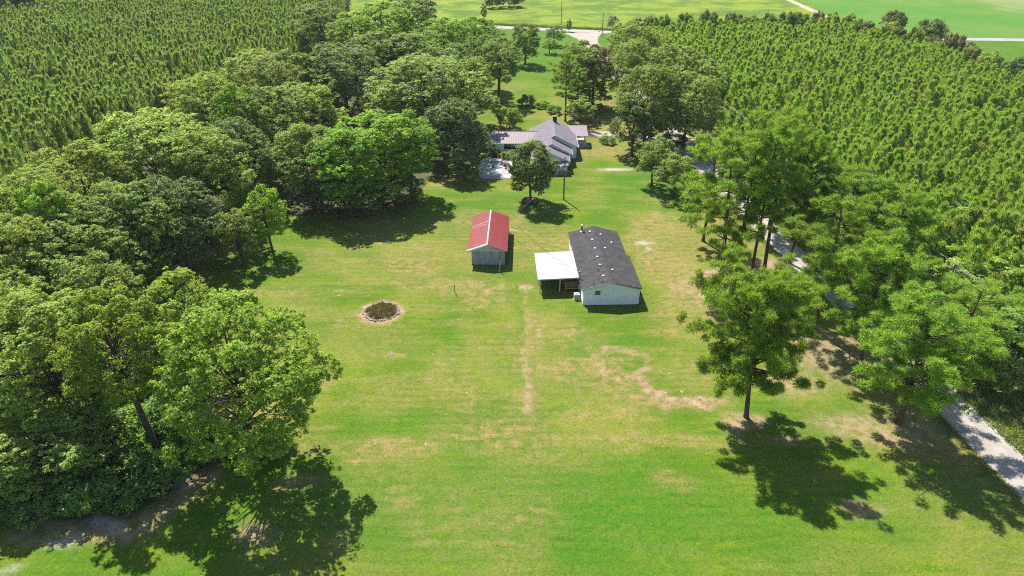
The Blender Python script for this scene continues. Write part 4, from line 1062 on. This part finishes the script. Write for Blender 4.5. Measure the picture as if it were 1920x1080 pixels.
for y, x0, x1 in ((8.9, XL + .05, 2.4), (8.0, XL + .15, 2.1), (BL + .33, XL, RX)):
    MB().slab([(x0, y, on_l(x0) + .05), (x1, y, on_l(x1) + .05), (x1, y + .13, on_l(x1) + .05), (x0, y + .13, on_l(x0) + .05)], .018).build('roof_strip', 'white_metal' if y < 9 else 'red_faded', bn)
for y in (.1, 4.5, 8.9, BL - .1): MB().box(BW + .22, BW + .36, y - .07, y + .07, 0, 2.76).build('post', 'wood_dark', bn)
tag(MB().slab([(0, 0, 0), (.16, 0, 0), (.16, .03, 0), (0, .03, 0)], -1.9).build('leaning_board', 'white_metal'), 'pale plank propped upright in front of the barn', 'plank')
o = bpy.data.objects['leaning_board']; p = G(935, 510); o.location = (p.x, p.y, 0); o.rotation_euler = (R_(-3), R_(7), 0)
o = tag(MB().box(0, 1.3, 0, .22, .01, .05).build('board', 'white_metal'), 'white board lying on the grass behind the barn', 'plank'); o.name = 'fallen_board'
p = G(956, 431); o.location = (p.x, p.y, 0); o.rotation_euler = (0, 0, R_(-25))

# ------------------------------------------------------------------ main house
hs = empty('farm_house', (10, 156, 0), 0, 'long white farmhouse with stepped grey roofs, chimney, wing and porch', 'house')
def gable(y0, y1, xl, xr, xc, zl, zr, zc, walls, ovh=.35, th=.14, front=True):
    x0, x1 = walls
    def zat(x): return zc + (zl - zc) * (xc - x) / (xc - xl) if x < xc else zc + (zr - zc) * (x - xc) / (xr - xc)
    w_ = MB().prism([(x0, 0), (x1, 0), (x1, zat(x1) - th - .02), (xc, zc - th - .02), (x0, zat(x0) - th - .02)], y0, y1).build('wall', 'house_siding', hs)
    a = MB().slab([(xl, y0 - ovh, zl), (xc, y0 - ovh, zc), (xc, y1, zc), (xl, y1, zl)], th).build('roof_slope', 'shingle_grey', hs)
    b = MB().slab([(xc + .002, y0 - ovh, zc), (xr, y0 - ovh, zr), (xr, y1, zr), (xc + .002, y1, zc)], th).build('roof_slope', 'shingle_grey', hs)
    MB().slab([(xc + .01, y0 - ovh - .04, zc + .02), (xr + .02, y0 - ovh - .04, zr + .02), (xr + .02, y0 - ovh - .003, zr + .02), (xc + .01, y0 - ovh - .003, zc + .02)], .28).build('rake_trim', 'white_paint', hs)
    if y0 < -9: MB().slab([(xl - .02, y0 - ovh - .04, zl + .02), (xc, y0 - ovh - .04, zc + .02), (xc, y0 - ovh - .003, zc + .02), (xl - .02, y0 - ovh - .003, zl + .02)], .28).build('rake_trim', 'white_paint', hs)
    MB().slab([(xr + .003, y0 - ovh, zr + .01), (xr + .05, y0 - ovh, zr + .01), (xr + .05, y1, zr + .01), (xr + .003, y1, zr + .01)], .2).build('gutter', 'white_paint', hs)
    return w_
# local coordinates relative to (10,156)
w1 = gable(-1.6, 11.6, -5.8, 5.4, 0.0, 2.95, 2.75, 5.5, (-5.3, 4.9))
w2 = gable(-6.2, -1.61, -5.8, 3.7, -1.0, 2.92, 2.62, 5.03, (-5.2, 3.2))
w3 = gable(-10.4, -6.21, -5.8, 2.75, -1.9, 2.89, 2.5, 4.60, (-5.1, 2.2))
window(hs, 1.0, 2.0, 1.2, 2.2, 4.9, 'y', 1); window(hs, 5.2, 6.2, 1.2, 2.2, 4.9, 'y', 1); window(hs, -4.6, -3.6, 1.2, 2.2, 3.2, 'y', 1); window(hs, -9.2, -8.2, 1.2, 2.1, 2.2, 'y', 1)
window(hs, -3.6, -2.4, 1.1, 2.2, -10.4, 'x', -1, 2, 2); window(hs, .0, 1.2, 1.1, 2.2, -10.4, 'x', -1, 2, 2)
ch = MB().box(-.1, .9, 9.6, 10.4, 4.6, 6.5).build('chimney', 'brick_chimney', hs)
MB().box(-.17, .97, 9.53, 10.47, 6.5, 6.62).build('chimney_cap', 'stone_grey', ch)
# lattice porch at the front end
for x in (-4.4, -2.2, 0, 2.0): MB().box(x - .06, x + .06, -12.3, -12.18, 0, 2.1).build('porch_post', 'white_paint', hs)
MB().slab([(-4.9, -12.5, 2.1), (2.3, -12.5, 2.1), (2.3, -10.46, 2.4), (-4.9, -10.46, 2.4)], .08).build('porch_roof', 'shingle_grey', hs)
MB().box(-4.7, 2.1, -12.4, -10.42, 0, .3).build('porch_floor', 'concrete', hs)
for z in (.55, .95): MB().box(-4.4, 2.0, -12.28, -12.22, z, z + .06).build('porch_rail', 'white_paint', hs)
# left wing: ribbed metal roof, room + open breezeway
YW = 1.7
MB().box(-15.6, -11.9, YW, 7.8, 0, 2.5).build('wall', 'house_siding', hs)
MB().box(-11.89, -5.31, 6.6, 7.8, 0, 2.5).build('wall', 'house_siding', hs)
window(hs, -14.5, -13.9, 1.2, 2.1, YW, 'x', -1)
for x in (-10.0, -8.0, -6.2): MB().box(x - .07, x + .07, YW + .2, YW + .34, 0, 2.5).build('post', 'white_paint', hs)
MB().box(-11.88, -5.32, YW + .22, YW + .32, .5, 1.0).build('breezeway_wall', 'white_paint', hs)
npn = 18; x0w, x1w = -16.2, -1.8
pwid = (x1w - x0w) / npn
pmesh = MB()
prof = [(0, 0), (.05, .05), (.12, .05), (.17, 0), (pwid * .5, 0), (pwid * .5 + .05, .05), (pwid * .5 + .12, .05), (pwid * .5 + .17, 0), (pwid, 0)]
for (xa, za), (xb, zb) in zip(prof[:-1], prof[1:]): pmesh.quad((xa, 0, 2.6 + za), (xb, 0, 2.6 + zb), (xb, 5.2, 3.85 + zb), (xa, 5.2, 3.85 + za))
pmesh = pmesh.mesh('roof_panel'); pmesh.materials.append(MATS['ribbed_metal'])
for i in range(npn):
    o = link('roof_panel', pmesh, None, hs); o.location = (x0w + i * pwid, 2.3 - .95, 0)
MB().slab([(x0w, 1.36, 2.58), (x1w, 1.36, 2.58), (x1w, 6.5, 3.82), (x0w, 6.5, 3.82)], .08).build('roof_deck', 'wood_dark', hs)
MB().slab([(x0w, 6.56, 3.86), (x1w, 6.56, 3.86), (x1w, 9.4, 2.7), (x0w, 9.4, 2.7)], .06).build('roof_slope', 'ribbed_metal', hs)
MB().box(x0w, x1w, 1.28, 1.34, 2.40, 2.62).build('fascia', 'white_paint', hs)
MB().box(x0w, x1w, 6.48, 6.62, 3.86, 3.93).build('ridge_cap', 'metal_flue', hs)
# right porch
MB().slab([(3.2, 6.4, 2.72), (8.4, 6.4, 2.72), (8.4, 12.1, 3.65), (2.0, 12.1, 3.65)], .12).build('porch_roof', 'ribbed_metal', hs)
MB().box(4.92, 8.0, 5.7, 11.6, 0, .55).build('porch_floor', 'concrete', hs)
for y in (5.85, 8.7, 11.4): MB().box(7.8, 7.92, y - .06, y + .06, .55, 2.7).build('porch_post', 'white_paint', hs)
for k in range(18): MB().box(5.1 + k * .16, 5.15 + k * .16, 5.78, 5.83, .6, 1.42).build('baluster', 'white_paint', hs)
for k in range(34): MB().box(7.84, 7.89, 5.95 + k * .16, 6.0 + k * .16, .6, 1.42).build('baluster', 'white_paint', hs)
MB().box(5.0, 8.0, 5.74, 5.84, 1.425, 1.5).build('porch_rail', 'white_paint', hs)
for k in range(3): MB().box(8.02 + k * .3, 8.3 + k * .3, 6.0, 7.3, 0, .42 - k * .13).build('step', 'concrete', hs)

# small barn hidden in the trees
p = G(660, 212, 3.0)
sb = empty('hidden_barn', (p.x, p.y, 0), R_(20), 'small barn with a red roof glimpsed among the left trees', 'barn')
MB().box(-2.6, 2.6, -3.4, 3.4, 0, 2.5).build('wall', 'weathered_wood', sb)
for s in (-1, 1):
    q = [(s * 3.0, -3.8, 2.4), (0, -3.8, 3.9), (0, 3.8, 3.9), (s * 3.0, 3.8, 2.4)]
    MB().slab(q if s < 0 else q[::-1], .08).build('roof_slope', 'red_metal', sb)
MB().poly([(-2.6, -3.4, 2.5), (2.6, -3.4, 2.5), (0, -3.4, 3.8)]).build('gable_panel', 'weathered_wood', sb)

# ------------------------------------------------------------------ pool terrace
pt = empty('pool', (-3.2, 147.5, 0), 0, 'pale curved swimming pool with a white terrace beside the farmhouse', 'pool')
def oval(rx, ry, n=40, cx=0, cy=0, k=2.6):
    o = []
    for i in range(n):
        t = 2 * math.pi * i / n; c, s = math.cos(t), math.sin(t)
        o.append((cx + rx * abs(c) ** (2 / k) * (1 if c > 0 else -1), cy + ry * abs(s) ** (2 / k) * (1 if s > 0 else -1)))
    return o
A = oval(2.0, 4.4, 40, -1.2, -.4); B = oval(2.35, 4.75, 40, -1.2, -.4); C_ = oval(4.3, 6.3, 40, .2, 0, 6)
m = MB()
for i in range(40):
    j = (i + 1) % 40; m.quad((*C_[i], .10), (*C_[j], .10), (*B[j], .10), (*B[i], .10)); m.quad((*C_[i], 0), (*C_[j], 0), (*C_[j], .10), (*C_[i], .10))
m.build('terrace', 'concrete_white', pt)
m = MB()
for i in range(40):
    j = (i + 1) % 40
    m.quad((*B[i], .16), (*B[j], .16), (*A[j], .16), (*A[i], .16)); m.quad((*B[i], .10), (*B[j], .10), (*B[j], .16), (*B[i], .16)); m.quad((*A[i], .02), (*A[i], .16), (*A[j], .16), (*A[j], .02))
m.build('coping', 'concrete', pt)
MB().poly([(a, b, .06) for a, b in A]).build('water', 'pool_water', pt)
for k in range(4): MB().box(-1.9, .1, 3.55 + k * .3, 3.75 + k * .3, .45 + k * .10, .50 + k * .10).build('ladder_slat', 'white_paint', pt)
for x in (-1.95, .1): MB().tube([(x, 3.45, .1), (x, 3.5, .55), (x, 4.6, .95), (x, 4.65, .1)], .04, 6).build('ladder_rail', 'white_paint', pt)
def patio_chair(px, py, rz, label):
    p = G(px, py); t = empty('patio_chair', (p.x, p.y, .1), rz, label, 'chair', 'chairs on the pool terrace')
    MB().box(-.28, .28, -.28, .28, .38, .44).build('seat', 'wood_dark', t); MB().slab([(-.28, .26, .95), (.28, .26, .95), (.28, .33, .95), (-.28, .33, .95)], .5).build('backrest', 'wood_dark', t)
    for a in (-.25, .25):
        for b in (-.25, .25): MB().box(a - .025, a + .025, b - .025, b + .025, 0, .38).build('leg', 'wood_dark', t)
patio_chair(948, 316, 2.6, 'dark patio chair on the right side of the pool terrace'); patio_chair(926, 318, .6, 'dark patio chair beside the curved pool edge')
plant('bushB', *G(933, 296)[:2], .9, .9, 'leaf_red', 'low reddish shrub behind the pool terrace', 'shrubs round the house')

# ------------------------------------------------------------------ poles and wires
def sag(a, b, s, n=14):
    a, b = Vector(a), Vector(b)
    return [a.lerp(b, i / n) - Vector((0, 0, 4 * s * (i / n) * (1 - i / n))) for i in range(n + 1)]
def wire(a, b, s, r, label, mat='wire', grp=None):
    return tag(MB().tube(sag(a, b, s), r, 5).build('wire', mat), label, 'wire', grp)
up = empty('utility_pole', (10.4, 129.8, 0), 0, 'wooden utility pole with a lamp standing on the lawn before the farmhouse', 'utility pole')
MB().tube([(0, 0, -.3), (0, 0, 4), (0, 0, 9.0)], [.16, .14, .10], 10).build('pole', 'pole_wood', up)
MB().tube([(0, -.05, 6.9), (-.35, -.1, 7.15), (-.7, -.15, 7.15)], .03, 6).build('lamp_arm', 'grey_metal', up)
MB().tube([(-.75, -.15, 7.15), (-.75, -.15, 7.0), (-.75, -.15, 6.8)], [.10, .2, .16], 10).build('lamp_head', 'white_paint', up)
MB().tube([(.1, 0, 6.2), (1.5, .1, 5.6)], .025, 6).build('service_bracket', 'grey_metal', up)
MB().box(-.12, .12, -.22, -.10, 6.2, 6.7).build('junction_box', 'white_paint', up)
wire((10.4, 129.8, 7.6), (-.35, 113.6, 3.1), .6, .016, 'thin wire from the lawn pole down to the barn', 'cable_pale')
wire((-.35, 113.6, 3.1), (10.25, 92.0, 3.95), .9, .022, 'dark wire drooping from the barn across the carport roof')
wire((10.4, 129.8, 7.4), (9.6, 146.0, 3.8), .5, .016, 'thin wire from the lawn pole to the farmhouse gable', 'cable_pale')
LINE = [(63.5, 42), (61.0, 84), (55.0, 135), (48.5, 205), (37.9, 305.4)]
LB = ['roadside pole hidden at the right edge near the verge', 'roadside pole among the young trees right of the road', 'roadside pole behind the tall pines', 'roadside pole in front of the far oaks', 'roadside pole standing at the road junction']
HS = 9.2
for (x, y), lb in zip(LINE, LB):
    t = empty('roadside_pole', (x, y, 0), 0, lb, 'utility pole', 'power line along the gravel road')
    MB().tube([(0, 0, -.3), (0, 0, 4), (0, 0, HS + .3)], [.17, .15, .11], 10).build('pole', 'pole_wood', t)
    MB().box(-1.1, 1.1, -.06, .06, HS - .35, HS - .22).build('crossarm', 'pole_wood', t)
    for q in (-1, 0, 1): MB().tube([(q, 0, HS - .22 if q else HS + .3), (q, 0, HS + (.0 if q else .5))], [.06, .04], 8).build('insulator', 'grey_metal', t)
for (a, b), (c, d), seg in zip(LINE[:-1], LINE[1:], ('nearest span', 'second span', 'third span', 'farthest span')):
    for q, nm in ((-1, 'left'), (0, 'middle'), (1, 'right')):
        wire((a + q, b, HS + (.0 if q else .5)), (c + q, d, HS + (.0 if q else .5)), .7, .022, '%s power wire above the gravel road, %s' % (nm, seg), 'cable_pale', 'power wires along the gravel road')
p = G(1052, 46)
t = empty('far_pole', (p.x, p.y, 0), 0, 'bare wooden pole beyond the far road, left of the junction', 'utility pole')
MB().tube([(0, 0, -.3), (0, 0, 10.0)], [.17, .11], 10).build('pole', 'pole_wood', t); MB().box(-.9, .9, -.06, .06, 9.3, 9.42).build('crossarm', 'pole_wood', t)
p = G(1123, 64)
t = empty('mailbox', (p.x, p.y, 0), 0, 'small dark mailbox on a post at the road junction', 'mailbox')
MB().box(-.05, .05, -.05, .05, 0, 1.0).build('post', 'pole_wood', t); MB().prism([(-.2, 1.0), (.2, 1.0), (.2, 1.2), (.1, 1.32), (-.1, 1.32), (-.2, 1.2)], -.3, .3).build('box', 'metal_flue', t)
p = G(853, 550)
t = empty('lawn_post', (p.x, p.y, 0), 0, 'lone dark post standing on the lawn right of the flower bed', 'post')
MB().tube([(0, 0, -.2), (0, 0, 1.45)], .05, 8).build('post', 'wood_dark', t); MB().tube([(0, 0, 1.45), (0, 0, 1.5)], [.07, .05], 8).build('post_cap', 'wood_dark', t)
for q, lb in (((1013, 549), 'front one of two thin pale poles left of the carport'), ((1010, 535), 'rear one of two thin pale poles left of the carport')):
    p = G(*q); t = empty('clothesline_pole', (p.x, p.y, 0), 0, lb, 'pole', 'poles left of the carport'); MB().tube([(0, 0, -.2), (0, 0, 1.5)], .035, 8).build('pole', 'grey_metal', t); MB().box(-.3, .3, -.02, .02, 1.5, 1.55).build('crossbar', 'grey_metal', t)

# ------------------------------------------------------------------ flower bed ringed with stones
fb = empty('flower_bed', (-19.35, 87.0, 0), 0, 'round flower bed of rusty plants ringed with stones on the lawn', 'flower bed')
rnd = random.Random(12); m = MB(); RB = 2.35
rings = [(RB, .03), (RB * .8, .14), (RB * .5, .26), (RB * .2, .30)]
for (r0, z0), (r1, z1) in zip(rings[:-1], rings[1:]):
    for i in range(28):
        a, b = 2 * math.pi * i / 28, 2 * math.pi * (i + 1) / 28
        m.quad((r0 * math.cos(a), r0 * math.sin(a), z0), (r0 * math.cos(b), r0 * math.sin(b), z0), (r1 * math.cos(b), r1 * math.sin(b), z1), (r1 * math.cos(a), r1 * math.sin(a), z1))
m.poly([(RB * .2 * math.cos(2 * math.pi * i / 28), RB * .2 * math.sin(2 * math.pi * i / 28), .30) for i in range(28)])
m.build('soil', 'soil_dark', fb)
def rock_mesh(seed):
    import bmesh
    r = random.Random(seed); b = bmesh.new(); bmesh.ops.create_icosphere(b, subdivisions=1, radius=1)
    for v in b.verts: v.co *= r.uniform(.72, 1.15); v.co.z *= .7
    me = bpy.data.meshes.new('stone'); b.to_mesh(me); b.free(); return me
rocks = [rock_mesh(i) for i in range(6)]
for i, me in enumerate(rocks): me.materials.append(MATS['stone_pale' if i % 2 else 'stone_grey'])
for i in range(46):
    t = 2 * math.pi * (i + rnd.uniform(-.2, .2)) / 46; r = RB + rnd.uniform(.0, .28)
    o = link('stone', rnd.choice(rocks), None, fb); s = rnd.uniform(.14, .25)
    o.location = (r * math.cos(t), r * math.sin(t), s * .35); o.scale = (s * rnd.uniform(.9, 1.5), s, s); o.rotation_euler = (0, 0, rnd.uniform(0, 6))
rs = np.random.RandomState(4); A, D, L_, W_ = [], [], [], []
for i in range(120):
    a = rs.rand() * 6.28; r = RB * .9 * rs.rand() ** .5; n = 46; h = rs.uniform(.25, .62)
    dd = unit(rs.normal(size=(n, 3)) * np.array([1, 1, .6]) + np.array([0, 0, .75]))
    A.append(np.array([r * math.cos(a), r * math.sin(a), .22 * (1 - r / RB) + .05]) + rs.normal(size=(n, 3)) * np.array([.12, .12, .02])); D.append(dd); L_.append(h * (.5 + .8 * rs.rand(n))); W_.append(.08 + .06 * rs.rand(n))
me = needles_mesh('plants', np.concatenate(A), np.concatenate(D), np.concatenate(L_), np.concatenate(W_), rs); me.materials.append(MATS['bed_foliage'])
o = link('plants', me, None, fb); o['kind'] = 'stuff'

# ring planter round the lawn tree
p = G(995, 378)
rp = empty('ring_planter', (p.x, p.y, 0), 0, 'low black ring planter round the foot of the leafy lawn tree', 'planter')
m = MB(); n1, n2 = 32, 8
for i in range(n1):
    for j in range(n2):
        def q(i, j):
            a, b = 2 * math.pi * i / n1, 2 * math.pi * j / n2; return ((1.62 + .17 * math.cos(b)) * math.cos(a), (1.62 + .17 * math.cos(b)) * math.sin(a), .20 + .22 * math.sin(b))
        m.quad(q(i, j), q(i + 1, j), q(i + 1, j + 1), q(i, j + 1))
m.build('rim', 'black_rubber', rp, True)
MB().poly([(1.6 * math.cos(2 * math.pi * i / 32), 1.6 * math.sin(2 * math.pi * i / 32), .22) for i in range(32)]).build('soil', 'soil_dark', rp)

# pale stones lying on the grass
ST = [(735, 664, .30, 'pale flat stone on the dry patch below the flower bed'), (703, 833, .22, 'left of two white stones on the dry band low on the lawn'), (798, 833, .22, 'right of two white stones on the dry band low on the lawn'), (875, 737, .24, 'white stone in mid lawn left of the worn track'), (860, 600, .22, 'white stone on the green lane below the lone post'),
      (1256, 701, .22, 'white stone right of the bare ring'), (1312, 746, .3, 'long white rock where the bare spur meets the pine'), (1278, 735, .28, 'pale rock on the bare spur, middle'), (1247, 737, .26, 'pale rock on the bare spur, left end'), (953, 740, .16, 'tiny pale stone left of the worn track, low'), (955, 664, .16, 'tiny pale stone left of the worn track, high'), (642, 510, .24, 'pale stone in the upper left lawn'), (812, 665, .2, 'pale stone right of the dry patch with the flat stone'), (635, 555, .3, 'pale stone left of the flower bed')]
for k, (px, py, s, lb) in enumerate(ST):
    p = G(px, py); o = link('lawn_stone', rocks[1 + 2 * (k % 3)], None); o.location = (p.x, p.y, s * .12); o.scale = (s * 1.1, s * .6, s * .22); o.rotation_euler = (0, 0, k * .7)
    tag(o, lb, 'stone', 'stones on the lawn')

# ------------------------------------------------------------------ weeds: verge right of the road, hedge foot along the far road
def weeds(name, label, xy, hmin, hmax, per, mat, seed, w=.10):
    rs = np.random.RandomState(seed); n = len(xy)
    C = np.repeat(np.concatenate([xy, np.zeros((n, 1))], 1), per, 0); m = len(C)
    C[:, :2] += rs.normal(size=(m, 2)) * .22
    D = unit(rs.normal(size=(m, 3)) * np.array([1, 1, .5]) + np.array([0, 0, 1.0]))
    me = needles_mesh(name, C, D, rs.uniform(hmin, hmax, m), w * (.7 + .7 * rs.rand(m)), rs); me.materials.append(MATS[mat])
    return tag(link(name, me), label, kind='stuff')
rs = np.random.RandomState(9)
n = 5200; y = rs.uniform(40, 128, n); cxr = np.interp(y, [p[1] for p in GRAVEL], [p[0] for p in GRAVEL])
x = cxr + 2.5 + rs.rand(n) ** 1.3 * 11
weeds('verge_weeds', 'tall rough grass on the verge right of the gravel road', np.stack([x, y], 1), .25, .85, 9, 'weed', 10, .12)
n = 1500; x = rs.uniform(-40, 52, n); yr = np.interp(x, [p[0] for p in FAR_ROAD], [p[1] for p in FAR_ROAD]); y = yr + 5.2 + rs.rand(n) * 1.8
weeds('roadside_weeds', 'dark weedy strip along the far side of the paved road', np.stack([x, y], 1), .4, 1.3, 7, 'leaf_dark', 11, .3)
n = 2600; y = rs.uniform(38, 120, n); cxr = np.interp(y, [p[1] for p in GRAVEL], [p[0] for p in GRAVEL]); x = cxr - 2.4 - rs.rand(n) ** 2 * 1.2
weeds('road_edge_grass', 'short rough grass along the left edge of the gravel road', np.stack([x, y], 1), .08, .28, 8, 'weed', 12, .06)
# undergrowth in the left wood
bx = [G(*p)[:2] for p in ((0, 960), (140, 965), (240, 960), (330, 900), (420, 850), (380, 760), (300, 700), (230, 640), (100, 700), (0, 800))]
P = np.array(bx); n = 6000; xy = np.stack([rs.uniform(P[:, 0].min(), P[:, 0].max(), n), rs.uniform(P[:, 1].min(), P[:, 1].max(), n)], 1)
xy = xy[in_poly(xy[:, 0], xy[:, 1], bx)]
weeds('undergrowth', 'leafy undergrowth on the floor of the lower left wood', xy, .2, .75, 10, 'leaf_bush', 13, .22)

# small weed and clover clumps in the mown grass
n = 15000; y = 34 + 120 * rs.rand(n) ** 1.25; x = rs.uniform(-62, 54, n) * (.55 + .45 * np.clip(y / 70, 0, 1))
kp = (fbm(x, y, 6, 3, 91) > .40) & (seg_dist(x, y, GRAVEL) > 2.7)
x, y = x[kp], y[kp]
kp = ~((x > 8) & (x < 19.5) & (y > 88) & (y < 109)) & ~((x > -7) & (x < -.5) & (y > 101) & (y < 116))
weeds('lawn_weeds', 'scattered low weeds and longer tufts in the mown lawn', np.stack([x, y], 1)[kp], .03, .10, 5, 'weed', 14, .09)

# ------------------------------------------------------------------ thin summer haze
m = bpy.data.materials.new('haze'); m.use_nodes = True
n = m.node_tree.nodes; n.remove(n['Principled BSDF'])
v = n.new('ShaderNodeVolumePrincipled'); v.inputs['Color'].default_value = (.86, .92, 1, 1); v.inputs['Density'].default_value = .00007
m.node_tree.links.new(v.outputs[0], n['Material Output'].inputs['Volume'])
MATS['haze'] = m
tag(MB().box(-5000, 5000, -1500, 6000, -1, 58).build('haze', 'haze'), 'thin pale summer haze over the whole place', kind='stuff')
